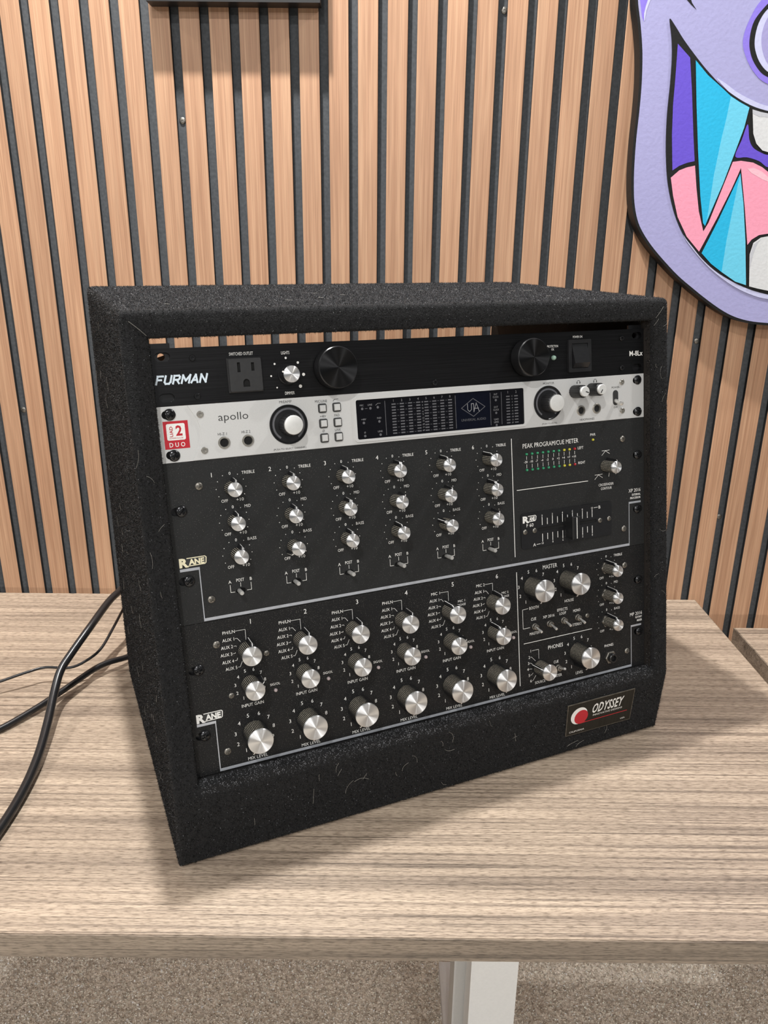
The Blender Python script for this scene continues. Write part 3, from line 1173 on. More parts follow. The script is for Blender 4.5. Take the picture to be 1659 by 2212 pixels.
for i_, ch in enumerate('FURMAN'):
    w_ = {'F': 4.2, 'M': 5.6}.get(ch, 4.7)
    zz_ = 0.1
    for st in GL[ch]:
        pp_ = [(x_ + px_ * w_ + (py_ - 0.5) * 5.8 * 0.3, -27.0 + py_ * 5.8) for px_, py_ in st]
        for k_ in range(len(pp_) - 1):
            zz_ += 0.02
            b.line(pp_[k_:k_ + 2], 1.45, zz_)
    x_ += w_ + 1.95
U1.part('logo', b, M['inkblue'])
b = MB(0.001)
b.text('SWITCHED OUTLET', 70.2, -6.6, 2.5, 19.5, z=0.1)
b.text('LIGHTS', 107.0, -7.5, 2.5, 7.0, z=0.1)
b.text('DIMMER', 108.2, -40.3, 2.5, 8.2, z=0.1)
for u, v, r in ((107.0, 11.7, 0.95), (117.1, 15.9, 1.05), (121.3, 25.8, 1.3), (117.8, 35.3, 1.4), (97.7, 35.3, 0.65), (93.5, 25.7, 0.75), (97.2, 16.1, 0.85)):
    b.disc(u, -v, r, 0.1, 14)
b.text('PROTECTION', 371.8, -13.0, 2.2, 12.5, z=0.1)
b.text('OK', 371.8, -16.0, 2.0, 3.2, z=0.1)
b.text('POWER ON', 401.1, -5.2, 2.2, 11.2, z=0.1)
b.text('M-8Lx', 473.0, -24.0, 5.2, 16.8, z=0.1, bold=0.02)
U1.part('lettering', b, M['inkwhite'])['kind'] = 'stuff'

# ------------------------------------------------------------------ 2: audio interface
U2 = Unit('audio_interface', 44.45, 88.7, 'silver audio interface with black meter display, below the black power conditioner', 'audio interface')
b = MB(0.001)
b.plate([(0, -44.5), (482.6, -44.5), (482.6, -88.6), (0, -88.6)], [stadium(8.6, -51, 11, 6.6), stadium(8.8, -82.6, 11, 6.6), stadium(474.2, -51, 11, 6.6), stadium(474.2, -82.6, 11, 6.6)], -3, 0)
U2.part('faceplate', b, M['silver'])
U2.chassis(150)
# raised fascia with curved ends and an opening for the display
b = MB(0.001)
arcL = [(23.5 + 8.5 * math.sin(math.pi * t), -44.9 - 43.3 * t) for t in np.linspace(0, 1, 13)]
arcR = [(460.2 - 1.2 * math.sin(math.pi * t), -88.2 + 43.3 * t) for t in np.linspace(0, 1, 13)]
b.plate(arcL + arcR, [rrect(164.6, 337.0, -84.6, -49.8, 2.2, 3)], 0.0, 1.1)
fas = U2.part('fascia', b, M['silver'])
b = MB(0.001)
b.plate(rrect(162.6, 339.2, -86.4, -47.6, 3.5, 4), [rrect(165.4, 336.4, -84.2, -50.2, 1.6, 3)], 1.1, 2.0)
U2.part('display_bezel', b, M['silver'])
b = MB(0.001)
b.rect(164.7, 337, -84.5, -49.9, 0.5, 0)
b.rect(263.5, 300, -84.0, -50.4, 0.55, 1)
disp = U2.part('display_glass', b, [M['glass'], M['glassnavy']])
b = MB(0.001)
z = 0.62
for u in (193.2, 263.3, 300.2, 312.2):
    b.rect(u - 0.25, u + 0.25, -82.5, -52.5, z, 0)
for i in range(8):
    u = 201.5 + i * 8.05
    b.text(str(i + 1), u, -52.9, 2.0, z=z, mi=1)
    for r in range(11):
        v = 56.0 + r * 2.55
        b.rect(u - 2.0, u + 2.0, -v - 0.55, -v + 0.55, z, 2)
        if r % 2 == 0 and i != 7:
            b.rect(u + 3.1, u + 5.0, -v - 0.15, -v + 0.15, z, 0)
for r, s_ in enumerate(('C', '0', '-3', '-6', '-9', '-12', '-15', '-18', '-21', '-27')):
    b.text(s_, 229.8, -(56 + r * 2.8), 1.3, z=z + 0.02, mi=1)
for i in range(2):
    u = 319.5 + i * 9.0
    b.text(str(i + 1), u, -53.2, 2.2, z=z, mi=1)
    for r in range(10):
        v = 57.0 + r * 2.75
        b.rect(u - 2.0, u + 2.0, -v - 0.55, -v + 0.55, z, 2)
for r, s_ in enumerate(('C', '0', '-3', '-6', '-9', '-12', '-15', '-18', '-21', '-27')):
    b.text(s_, 324.0, -(57 + r * 2.75), 1.3, z=z, mi=1)
for u, v, s_ in ((171.3, 55.0, 'MIC'), (179.0, 55.0, 'LINE'), (172.3, 67.2, '+48V'), (187.0, 67.0, 'PAD'), (172.8, 78.6, 'Ø'), (187.4, 78.6, 'LINK')):
    b.text(s_, u, -v, 1.5, z=z, mi=1)
    b.disc(u + (0.3 if v < 60 else 0.0), -v - 3.0, 1.15, z, 12, 0)
b.disc(186.3, -57.6, 1.15, z, 12, 0)
b.line([P(184.3, 55.8), P(186.3, 54.3), P(189, 54.3)], 0.3, z, 1)
b.rect(174, 176.5, -58.2, -57.8, z, 0)
# diamond monogram
for s_ in (1.0,):
    cu, cv = 281.8, 64.6
    dd = [P(cu - 12.5, cv), P(cu, cv - 8.2), P(cu + 12.5, cv), P(cu, cv + 8.2), P(cu - 12.5, cv)]
    b.line(dd, 0.55, z, 0)
    b.line([P(cu - 6, cv - 3.5), P(cu - 6, cv + 1.8), P(cu - 4, cv + 3.6), P(cu - 2, cv + 1.8), P(cu - 2, cv - 3.5)], 0.6, z + .02, 1)
    b.line([P(cu - 2, cv - 3.5), P(cu + 0.5, cv - 3.5), P(cu + 0.5, cv + 4.0)], 0.6, z + .03, 1)
    b.line([P(cu + 0.5, cv + 4), P(cu + 3.2, cv - 4.0), P(cu + 6.2, cv + 4)], 0.6, z + .04, 1)
    b.line([P(cu + 0.5, cv + 1.0), P(cu + 5.5, cv + 1.0)], 0.6, z + .05, 1)
b.text('UNIVERSAL AUDIO', 281.8, -75.6, 2.2, 26, z=z, mi=2)
for v, a, c_ in ((54.2, 'INT', 'CLOCK'), (66.0, 'EXT', 'CLOCK'), (77.4, 'UAD', 'LINK')):
    b.text(a, 306.2, -v, 1.7, z=z, mi=1)
    b.text(c_, 306.2, -(v + 2.5), 1.7, 6.2 if c_ == 'CLOCK' else None, z=z, mi=1)
    b.disc(306.2, -(v + 5.4), 1.15, z, 12, 0)
U2.part('display_print', b, [M['inkdim'], M['inkgrey'], M['inkdim']], disp)


# large rotary encoders
def encoder(u, v):
    d = U2.put('encoder', MB(0.001).lathe([(16.4, 1.1), (16.4, 1.9), (15.6, 1.9), (14.9, 1.3)], 48).build('dial_ring', M['satinblack'], mesh_only=True, smooth=30), u, v)
    ar = MB(0.001)
    ar.arc(0, 0, 12.3, 13.9, 235, -55, 1.4, 36)
    link('light_ring', ar.build('light_ring', M['inkdim'], mesh_only=True), d)
    k = link('knob', fluted_ap, d, (0, 0, 0.001))
    link('cap', capap, k)


fluted_ap = fluted(8.9, 13.5, 22, dirt=False)
capap = cap_mesh(7.9, 13.0, 15.6, M['whitecap'])
encoder(104.6, 66.0)
encoder(364.2, 66.2)
hpk = fluted(6.2, 15.5, 16, dirt=False)
hpcap = cap_mesh(4.9, 15.0, 18.0, M['whitecap'])
hpl = MB(0.001).rect(-0.5, 0.5, 0.2, 4.0, 18.15).build('index_line', M['inkblack'], mesh_only=True)
for u, v, a in ((395.2, 57.4, 110), (415.6, 56.6, 215)):
    k = U2.put('headphone_knob', hpk, u, v, 0.6)
    c_ = link('cap', hpcap, k)
    l_ = link('index_line', hpl, k)
    l_.rotation_euler = (0, 0, -math.radians(a))
# jacks
jk = MB(0.001)
jk.lathe([(4.9, 0.8), (4.9, 2.0), (4.5, 2.5), (3.6, 2.5), (3.3, 1.2)], 28)
jack_me = jk.build('jack', M['nickel'], mesh_only=True, smooth=30)
jd = MB(0.001)
jd.disc(0, 0, 3.35, 1.25, 20)
jd_me = jd.build('socket', M['dark'], mesh_only=True)
for u, v in ((49.6, 76.2), (69.2, 76.2), (402.7, 76.2), (421.8, 75.6)):
    o = U2.put('jack', jack_me, u, v)
    link('socket', jd_me, o)
# push buttons
pbm = MB(0.001).plate(rrect(-3.7, 3.7, -3.9, 3.9, 1.4, 3), [], 1.0, 2.0).build('push_button', M['inkblack'], mesh_only=True)
pbt = MB(0.001).cbox(-2.5, 2.5, -2.7, 2.7, 1.9, 4.2, 0.5).build('button_cap', M['silver'], mesh_only=True)
for u in (135.0, 147.9):
    for v in (54.8, 67.6, 79.9):
        o = U2.put('push_button', pbm, u, v)
        link('button_cap', pbt, o)
# power toggle
b = MB(0.001)
b.plate(stadium(0, 0, 15.0, 6.6), [], 1.1, 1.35)
tg = U2.put('power_toggle', b.build('power_toggle', M['inkblack'], mesh_only=True), 445.6, 66.6, 0, math.pi / 2)
b = MB(0.001)
b.lathe([(1.9, 0), (2.3, 9.0), (2.0, 10.0), (1.0, 10.4)], 16)
o = link('lever', b.build('lever', M['alu'], mesh_only=True, smooth=40), tg, (-0.003, 0, 0.001))
o.rotation_euler = (0, math.radians(-16), 0)
for u, v in ((32.6, 52.2), (33.3, 80.9), (453.4, 51.6), (453.8, 80.0)):
    U2.put('socket_screw', SOCK_ALU, u, v, 1.1)
for u, v in ((9.2, 50.8), (9.4, 83.0), (474.5, 50.6), (474.7, 82.5)):
    U2.put('rack_screw', SCR_BLACK, u, v, 0, random.uniform(0, 3))
b = MB(0.001)
b.rect(3.3, 22.6, -77.8, -56.0, 0.15, 0)
b.flat(rrect(5.6, 20.0, -71.0, -58.0, 1.3), 0.22, 1)
b.text('UAD', 9.2, -64.2, 2.6, 8.2, z=0.3, mi=0, bold=0.02, rot=math.pi / 2)
b.text('2', 15.2, -63.6, 8.2, 5.0, z=0.3, mi=0, bold=0.03)
b.text('POWERED PLUG-INS', 12.8, -69.4, 1.1, 10.5, z=0.3, mi=0)
b.text('D U O', 12.9, -74.6, 3.6, 12.2, z=0.22, mi=1, bold=0.015)
U2.part('badge', b, [M['red'], M['inkwhite']])
b = MB(0.001)
z = 1.2
b.text('apollo', 59.0, -56.6, 8.0, 24.5, z=z, bold=-0.004)
b.text('HI-Z 1', 48.8, -69.2, 2.1, 7.2, z=z)
b.text('HI-Z 2', 68.2, -69.0, 2.1, 7.2, z=z)
b.text('PREAMP', 103.4, -47.2, 2.0, 10.6, z=z)
b.text('(PUSH TO SELECT CHANNEL)', 104.2, -86.2, 1.9, 28.5, z=z)
b.text('MIC/LINE', 134.4, -48.9, 2.1, 10.8, z=z)
b.line([P(145.2, 49.6), P(146.6, 48.0), P(149.8, 48.0)], 0.4, z)
b.text('+48V', 135.3, -61.6, 2.0, 5.6, z=z)
b.text('PAD', 147.8, -61.6, 2.0, 4.6, z=z)
b.text('Ø', 134.8, -74.0, 2.0, z=z)
b.text('LINK', 147.8, -74.0, 2.0, 5.4, z=z)
b.text('MONITOR', 365.4, -47.6, 2.0, 12.6, z=z)
b.text('(PUSH TO MUTE)', 365.4, -86.2, 1.8, 17.5, z=z)
b.text('HEADPHONES', 410.2, -85.4, 2.0, 17.6, z=z)
for u in (400.5, 420.6):
    b.arc(u, -48.6, 1.5, 1.9, 0, 180, z, 10)
    b.rect(u - 2.2, u - 1.2, -50, -48.4, z)
    b.rect(u + 1.2, u + 2.2, -50, -48.4, z)
b.text('POWER', 445.8, -56.4, 1.9, 9.6, z=z)
b.text('OFF', 445.6, -76.2, 1.9, 4.8, z=z)
U2.part('lettering', b, M['inkblack'])['kind'] = 'stuff'


# ------------------------------------------------------------------ Rane style units
def maker_logo(b, u0, u1, v0, v1, mi_ink, mi_bg, z=0.12):
    """outlined name block with a large first letter"""
    h = v1 - v0
    b.flat([P(u0 + 6.2, v0 + 0.1), P(u1 - 1.2, v0), P(u1, v0 + 1.2), P(u1 - 0.5, v1 - 1.9), P(u1 - 1.6, v1 - 0.9), P(u0 + 6.2, v1 - 0.5)], z, mi_ink)
    b.flat([P(u0 + 5.6, v0 + 0.8), P(u1 - 1.4, v0 + 0.7), P(u1 - 0.8, v0 + 1.4), P(u1 - 1.2, v1 - 2.2), P(u1 - 1.9, v1 - 1.6), P(u0 + 5.6, v1 - 1.2)], z + 0.05, mi_bg)
    b.text('R', u0 + 3.7, -(v0 + v1) / 2, h, 7.4, z=z + 0.1, mi=mi_ink, bold=0.05)
    b.text('ANE', u0 + 7.6, -(v0 + v1) / 2 + 0.15, h - 2.9, u1 - u0 - 9.6, 'l', z=z + 0.1, mi=mi_ink, bold=0.045)


def rack_stripes(b, va, vb, ul, ur, mi):
    """short bars at both ears, a rule down each side and the long rule along the bottom"""
    b.rect(4.2, ul + 0.5, -(va + 2.3), -va, 0.12, mi)
    b.rect(ul - 0.4, ul + 0.4, -vb, -va, 0.14, mi)
    b.rect(ul - 0.4, ur + 0.4, -vb, -(vb - 2.5), 0.16, mi)
    b.rect(ur - 0.4, ur + 0.4, -vb, -va, 0.14, mi)
    b.rect(ur - 0.4, 478.2, -(va + 2.0), -va, 0.12, mi)


def eq_scale(b, u, v, name, num=None):
    for k in range(-4, 5):
        if k == 0:
            continue
        a = math.radians(30 * k)
        b.disc(u + 12.3 * math.sin(a), -(v - 12.3 * math.cos(a)), 0.36, 0.12, 8)
    b.text('0', u - 0.2, -(v - 12.0), 2.5, z=0.12)
    b.text(name, u + 9.6, -(v - 11.6), 2.5, {'TREBLE': 11, 'MID': 5.1, 'BASS': 7.5}[name], 'l', z=0.12)
    b.text('OFF', u - 6.3, -(v + 10.2), 2.6, 5.4, z=0.12)
    b.text('+10', u + 6.4, -(v + 10.2), 2.6, 6.2, z=0.12)


XS = [52.0 + 48.6 * k for k in range(6)]
U3 = Unit('channel_equaliser', 88.9, 222.0, 'black rotary equaliser with three knob rows and coloured meter lights, third unit from the top', 'equaliser')
slot_u = [(5.6 + 2.6, 127.9), (5.6 + 2.6, 185.4), (474.4, 127.0), (474.4, 183.6)]
tog_slots = [stadium(x, -200.3, 8.4, 4.6, 5) for x in XS]
b = MB(0.001)
b.plate([(0, -88.9), (482.6, -88.9), (482.6, -222.0), (0, -222.0)], [stadium(u, -v, 12, 6.8) for u, v in slot_u] + tog_slots, -3, 0)
U3.part('faceplate', b, M['xp'])
U3.chassis(140)
ANG = [[14, 12, 2, 12, -8, -32], [8, 12, 12, 38, 22, -2], [18, -132, 8, -6, -52, 24]]
b = MB(0.001)
for k, u in enumerate(XS):
    b.text(str(k + 1), u - 15.0, -101.4, 3.6, z=0.12)
    for r, (v, nm) in enumerate(((113.5, 'TREBLE'), (141.3, 'MID'), (169.0, 'BASS'))):
        eq_scale(b, u, v, nm)
        U3.knob('eq', u, v, ANG[r][k], 1.0 + 0.02 * k)
    b.text('A', u - 8.6, -191.8, 2.6, z=0.12)
    b.text('POST', u + 0.2, -191.2, 2.7, 6.6, z=0.12)
    b.text('B', u + 9.2, -191.4, 2.6, z=0.12)
    b.line([P(u - 8.6, 194.6), P(u - 8.6, 200.8), P(u - 5.2, 200.8)], 0.35, 0.12)
    b.line([P(u + 9.0, 194.6), P(u + 9.0, 200.8), P(u + 5.4, 200.8)], 0.35, 0.12)
    b.line([P(u + 0.2, 193.6), P(u + 0.2, 196.8)], 0.35, 0.12)
b.rect(321.8, 322.5, -212.6, -97, 0.12)
b.rect(326.4, 411, -147.6, -147.0, 0.12)
b.text('PEAK PROGRAM/CUE METER', 334.6, -105.4, 4.4, 65.2, 'l', z=0.12)
for i in range(10):
    u = 338.6 + i * 6.28
    b.rect(u - 0.18, u + 0.18, -118.8, -115.4, 0.12)
    b.rect(u - 0.18, u + 0.18, -127.0, -123.2, 0.12)
for i, s_ in enumerate(('-20', '-10', '-7', '-4', '-2', '0', '+2', '+4', '+7', '+10')):
    b.text(s_, 337.6 + i * 6.3, -120.9, 2.2, z=0.12)
b.text('LEFT', 399.0, -113.0, 2.6, 6.8, 'l', z=0.12)
b.text('RIGHT', 399.4, -127.9, 2.6, 8.4, 'l', z=0.12)
b.text('PWR', 417.7, -101.3, 2.5, 6.4, z=0.12)
for cu, cv in ((433.4, 121.0), (424.2, 144.6)):
    b.line([P(cu - 4.6, cv - 2.2), P(cu + 4.6, cv - 2.4)], 0.4, 0.12)
    b.line([P(cu - 4.8, cv + 2.2), P(cu - 0.2, cv - 2.0), P(cu + 4.8, cv + 1.2)], 0.4, 0.12)
b.line([P(437.6, 142.0), P(437.0, 145.4)], 0.4, 0.12)
b.line([P(445.6, 141.0), P(446.0, 143.8)], 0.5, 0.12)
b.text('CROSSFADER', 433.6, -153.2, 2.6, 19, z=0.12)
b.text('CONTOUR', 433.7, -157.2, 2.6, 13.6, z=0.12)
b.text('XP 2016', 478.0, -163.4, 3.6, 15.6, 'r', z=0.12)
b.text('EXTERNAL', 478.0, -168.0, 2.2, 11.2, 'r', z=0.12, bold=0.02)
b.text('PROCESSOR', 478.0, -171.4, 2.2, 13.6, 'r', z=0.12, bold=0.02)
U3.part('lettering', b, M['inkwhite'])['kind'] = 'stuff'
U3.knob('eq', 432.2, 134.2, 25, 1.18)
b = MB(0.001)
rack_stripes(b, 175.0, 221.3, 19.7, 462.8, 0)
U3.part('stripe', b, M['stripe'])
b = MB(0.001)
maker_logo(b, 4.2, 26.5, 166.2, 174.0, 0, 1)
U3.part('logo', b, [M['inkcream'], M['inkblack']])
# meter lights
for i in range(10):
    key = 'ledg' if i < 7 else ('ledy' if i < 9 else 'ledr')
    for v in (113.4, 128.8):
        U3.put('led', LED[key], 338.6 + i * 6.28, v)
U3.put('led', LED['ledy'], 417.6, 106.4)
# lever switches in their slots
b = MB(0.001)
b.rect(-4.4, 4.4, -2.6, 2.6, 0)
lev_back = b.build('switch_well', M['dark'], mesh_only=True)
b = MB(0.001)
b.lathe([(1.75, 0), (1.85, 11.6), (1.6, 12.0), (0.3, 12.05)], 16)
lev = b.build('lever', M['alu'], mesh_only=True, smooth=40)
for k, u in enumerate(XS):
    o = U3.put('slide_switch', lev_back, u, 200.3, -2.6)
    l_ = link('lever', lev, o, ((-0.0013, -0.0010, 0.0008, 0.0012, 0.0014, -0.0004)[k], 0, 0.0003))
# crossfader
b = MB(0.001)
fslot = stadium(384.4, -188.8, 72.0, 3.4, 4)
b.plate(rrect(329.4, 439.2, -206.0, -171.0, 3.0, 4), [fslot], 0.0, 1.0)
fad = U3.part('crossfader', b, M['satinblack'])
b = MB(0.001)
b.rect(348, 421, -191, -186.6, 0.15)
U3.part('fader_slot', b, M['dark'], fad)
b = MB(0.001)
z = 1.1
maker_logo(b, 331.4, 347.4, 173.6, 180.4, 0, 1, z)
b.text('F 60', 339.7, -183.0, 3.4, 8.0, z=z)
for i in range(11):
    u = 354.0 + i * 6.06
    hgt = 4.6 if i % 2 == 0 else 3.6
    b.rect(u - 0.32, u + 0.32, -184.6, -184.6 + hgt * 1.75, z)
    b.rect(u - 0.32, u + 0.32, -193.4 - hgt * 1.75, -193.4, z)
    if i % 2 == 0:
        b.text(str(i), u, -175.2, 1.9, z=z)
        b.text(str(10 - i), u, -203.0, 1.9, z=z)
b.text('A', 344.4, -203.2, 3.2, z=z)
b.text('B', 424.0, -175.4, 3.2, z=z)
b.line([P(347, 203.2), P(351.4, 203.2)], 0.4, z)
b.line([P(417, 175.2), P(421.6, 175.2)], 0.4, z)
U3.part('fader_scale', b, [M['inkwhite'], M['inkblack']], fad)
b = MB(0.001)
x0, x1, y0, y1 = 379.8, 391.6, -201.4, -178.6
vs = [(x0, y0 + 2, 1), (x1, y0 + 2, 1), (x1, y1 - 2, 1), (x0, y1 - 2, 1), (x0 + 1.2, y0, 13.0), (x1 - 1.2, y0, 13.0), (x1 - 1.2, y1, 13.0), (x0 + 1.2, y1, 13.0),
      (x0 + 2.4, y0 + 0.6, 14.2), (x1 - 2.4, y0 + 0.6, 14.2), (x1 - 2.4, y1 - 0.6, 14.2), (x0 + 2.4, y1 - 0.6, 14.2)]
fs = [(3, 2, 1, 0), (8, 9, 10, 11)]
for a in (0, 4):
    for i in range(4):
        j = (i + 1) % 4
        fs.append((a + i, a + j, a + 4 + j, a + 4 + i))
b.add(vs, fs)
fk = U3.part('fader_knob', b, M['satinblack'], fad)
b = MB(0.001)
b.rect(385.3, 386.1, y0 + 0.8, y1 - 0.8, 14.3)
U3.part('index_line', b, M['inkwhite'], fk)
for u, v in ((333.8, 189.2), (344.8, 189.0), (424.4, 189.2), (435.8, 188.8)):
    U3.put('panel_screw', SCR_SMALL, u, v, 1.0, random.uniform(0, 3))
for u, v in ((26.2, 109.2), (26.9, 203.7), (454.8, 108.9), (455.7, 202.2)):
    U3.put('panel_screw', SCR_STEEL, u, v, 0, random.uniform(0, 3))
for u, v in ((10.2, 127.8), (10.5, 185.5), (474.3, 126.8), (473.8, 183.5)):
    U3.put('rack_screw', SCR_BLACK, u, v, 0, random.uniform(0, 3))

# ------------------------------------------------------------------ 4: rotary mixer
U4 = Unit('rotary_mixer', 222.25, 355.6, 'black rotary mixer with large silver capped level knobs, lowest unit in the rack', 'mixer')
b = MB(0.001)
slot4 = [(8.2, 262.0), (8.2, 320.0), (474.6, 259.8), (474.6, 317.2)]
b.plate([(0, -222.4), (482.6, -222.4), (482.6, -355.7), (0, -355.7)], [stadium(u, -v, 12, 6.8) for u, v in slot4], -3, 0)
U4.part('faceplate', b, M['mp'])
U4.chassis(130)
XM = [52.4 + 48.65 * k for k in range(6)]


def ten_scale(b, u, v, r, h, nums=range(1, 11)):
    for k in nums:
        a = math.radians((k - 5.5) * 33.0)
        b.text(str(k), u + r * math.sin(a), -(v - r * math.cos(a)), h, z=0.12)


b = MB(0.001)
SELA = [8, 14, 16, 20, -24, 4]
GA = [58, 150, 150, 118, 66, -18]
MA = [-150, -172, -150, 190, 184, 178]
VSEL, VG, VM = 253.0, 283.4, 327.4
for k, u in enumerate(XM):
    b.text(str(k + 1), u + 5.0, -228.3, 4.2, z=0.12)
    first = 'PH/LN' if k < 4 else 'MIC %d' % (k - 3)
    b.text(first, u - 9.0, -234.4, 2.8, 10.4 if k < 4 else 9.2, 'r', z=0.12)
    b.line([P(u - 8.4, 234.4), P(u - 0.2, 234.4), P(u - 0.2, 243.6)], 0.32, 0.12)
    for i, (v, du) in enumerate(((240.9, -10.2), (247.2, -11.8), (253.6, -12.9), (260.0, -12.0), (266.2, -9.8))):
        b.text('AUX %d' % (i + 1), u + du, -v, 2.8, 10.0, 'r', z=0.12)
        a = math.radians(-30 - 30 * i)
        ex, ey = u + 10.2 * math.sin(a), VSEL - 10.2 * math.cos(a)
        b.line([P(u + du + 0.8, v), P(min(u + du + 2.6, ex), v), P(ex, ey)], 0.32, 0.12)
    if k > 3:
        b.text('MIC %d' % (k - 3), u + 13.6, -246.0, 2.2, 7.6, z=0.12)
        b.text('ENGAGE', u + 13.4, -249.6, 2.2, 9.2, z=0.12)
    ten_scale(b, u, VG, 13.1, 2.9)
    b.text('INPUT GAIN', u + 0.4, -301.6, 2.8, 19.4, z=0.12)
    b.text('SIG/OL', u + 21.4, -288.0, 2.2, 9.0, z=0.12)
    ten_scale(b, u, VM, 17.0, 3.4)
    b.text('MIX LEVEL', u + 0.6, -350.2, 2.8, 17.6, z=0.12)
    U4.knob('sel', u, VSEL, SELA[k])
    U4.knob('sel', u, VG, GA[k], 1.0)
    U4.knob('mix', u, VM, MA[k])
    U4.put('led', LED['ledp'], u + 21.4, 293.6).scale = (1.35, 1.35, 1.2)
u0 = 322.8
b.rect(u0, u0 + 0.7, -346, -228, 0.12)
b.text('MASTER', 354.0, -227.9, 4.2, 17.2, 'l', z=0.12)
for u in (341.6, 383.8):
    ten_scale(b, u, 245.8, 16.6, 3.3)
b.text('BOOTH', 342.3, -267.3, 3.0, 11.2, z=0.12)
b.text('HOUSE', 385.0, -267.2, 3.0, 11.2, z=0.12)
b.line([P(335, 267.2), P(328.8, 267.4), P(328.8, 287.2), P(336.6, 287.2)], 0.4, 0.12)
b.text('CUE', 341.4, -279.0, 3.0, 6.2, z=0.12)
b.text('MASTER', 342.4, -294.0, 3.0, 12.0, z=0.12)
b.text('XP 2016', 359.6, -279.4, 2.9, 14.0, z=0.12)
b.text('EFFECTS', 376.4, -275.3, 2.9, 12.6, z=0.12)
b.text('LOOP', 376.8, -279.4, 2.9, 8.0, z=0.12)
b.text('MONO', 394.2, -279.5, 2.9, 8.8, z=0.12)
b.text('STEREO', 394.4, -294.3, 2.9, 11.4, z=0.12)
b.rect(329, 413, -303.1, -302.5, 0.12)
b.text('PHONES', 358.0, -312.5, 4.0, 18.2, 'l', z=0.12)
VS_, US_ = 331.0, 346.6
b.line([P(338.6, 311.8), P(346.4, 311.8), P(346.4, 321.5)], 0.35, 0.12)
for i, (uu, vv) in enumerate(((337.0, 311.9), (335.0, 318.2), (334.0, 324.4), (333.0, 330.6), (334.4, 337.2), (336.2, 343.4))):
    b.text(str(i + 1), uu, -vv, 2.9, z=0.12)
    if i:
        a = math.radians(-30 * i)
        ex, ey = US_ + 8.8 * math.sin(a), VS_ - 9.0 * math.cos(a)
        b.line([P(uu + 1.5, vv), P(min(uu + 2.6, ex), vv), P(ex, ey)], 0.32, 0.12)
b.text('SOURCE', 341.0, -346.6, 2.9, 12.5, 'l', z=0.12)
b.text('CUE', 367.3, -329.4, 2.9, 5.8, z=0.12)
b.text('MASTER', 374.0, -344.6, 2.9, 11.4, 'r', z=0.12)
ten_scale(b, 395.0, 324.8, 16.6, 3.3)
b.text('LEVEL', 396.2, -347.0, 3.0, 9.4, z=0.12)
b.text('PHONES', 434.8, -325.2, 2.8, 11.6, z=0.12)
b.text('MP 2016', 479.4, -297.0, 3.7, 16.2, 'r', z=0.12)
b.text('ROTARY', 479.4, -301.2, 2.3, 8.8, 'r', z=0.12, bold=0.02)
b.text('MIXER', 479.4, -304.9, 2.3, 6.8, 'r', z=0.12, bold=0.02)
for v, nm in ((240.4, 'TREBLE'), (269.0, 'MID'), (297.8, 'BASS')):
    eq_scale(b, 432.6, v, nm)
U4.part('lettering', b, M['inkwhite'])['kind'] = 'stuff'
for v, a in ((240.4, -6), (269.0, 4), (297.8, 0)):
    U4.knob('eq', 432.6, v, a, 1.22)
    nb = MB(0.001)
    nb.lathe([(6.9, 0), (6.9, 1.4), (6.0, 1.8)], 6)
    U4.put('shaft_nut', nb.build('shaft_nut', M['steel'], mesh_only=True), 432.6, v)
U4.knob('mix', 341.8, 245.4, -164, 1.04)
U4.knob('mix', 384.0, 245.2, -166, 1.08)
U4.knob('mix', 395.0, 324.6, -162, 1.06)
U4.knob('sel', 348.0, 331.6, -62, 0.95)
b = MB(0.001)
rack_stripes(b, 308.9, 355.1, 19.8, 464.6, 0)
U4.part('stripe', b, M['stripe'])
b = MB(0.001)
maker_logo(b, 4.3, 26.8, 300.4, 308.4, 0, 1)
U4.part('logo', b, [M['inkwhite'], M['inkblack']])
# bat handle toggles
b = MB(0.001)
b.lathe([(3.3, 0), (3.3, 1.4), (2.9, 1.7), (2.9, 4.2), (2.3, 4.5), (1.6, 4.5), (1.5, 3.4)], 20)
tog = b.build('toggle_switch', M['steel'], mesh_only=True, smooth=30)
b = MB(0.001)
b.lathe([(0.9, 0), (1.1, 5.5), (1.45, 8.6), (1.2, 9.6), (0.3, 9.9)], 14)
bat = b.build('lever', M['alu'], mesh_only=True, smooth=50)
for u, v, s_ in ((342.2, 286.8, -1), (360.0, 287.1, -1), (377.3, 286.9, -1), (394.8, 287.0, -1), (369.2, 336.0, 1)):
    o = U4.put('toggle_switch', tog, u, v)
    l_ = link('lever', bat, o, (0, 0, 0.0034))
    l_.rotation_euler = (math.radians(16 * -s_), 0, 0)
# headphone socket with hexagonal nut
b = MB(0.001)
b.lathe([(7.2, 0), (7.2, 2.0), (6.6, 2.4)], 6)
o = U4.put('phones_socket', b.build('phones_socket', M['steel'], mesh_only=True), 436.2, 338.6)
b = MB(0.001)
b.lathe([(5.0, 2.0), (5.0, 5.6), (4.4, 6.2), (3.3, 6.2), (3.1, 2.6)], 24)
link('barrel', b.build('barrel', M['satinblack'], mesh_only=True, smooth=30), o)
link('bore', MB(0.001).disc(0, 0, 3.2, 2.8, 20).build('bore', M['dark'], mesh_only=True), o)
for u, v in ((27.2, 243.0), (27.4, 338.8), (456.2, 241.4), (458.6, 336.2)):
    U4.put('panel_screw', SCR_STEEL, u, v, 0, random.uniform(0, 3))
for u, v in ((68.6, 259.0), (35.3, 290.0), (407.4, 287.4)):
    U4.put('panel_screw', SCR_SMALL, u, v, 0, random.uniform(0, 3))
for u, v in ((10.4, 262.0), (10.0, 320.0), (474.9, 259.8), (475.3, 317.2)):
    U4.put('rack_screw', SCR_BLACK, u, v, 0, random.uniform(0, 3))

# ------------------------------------------------------------------ cables on the desk


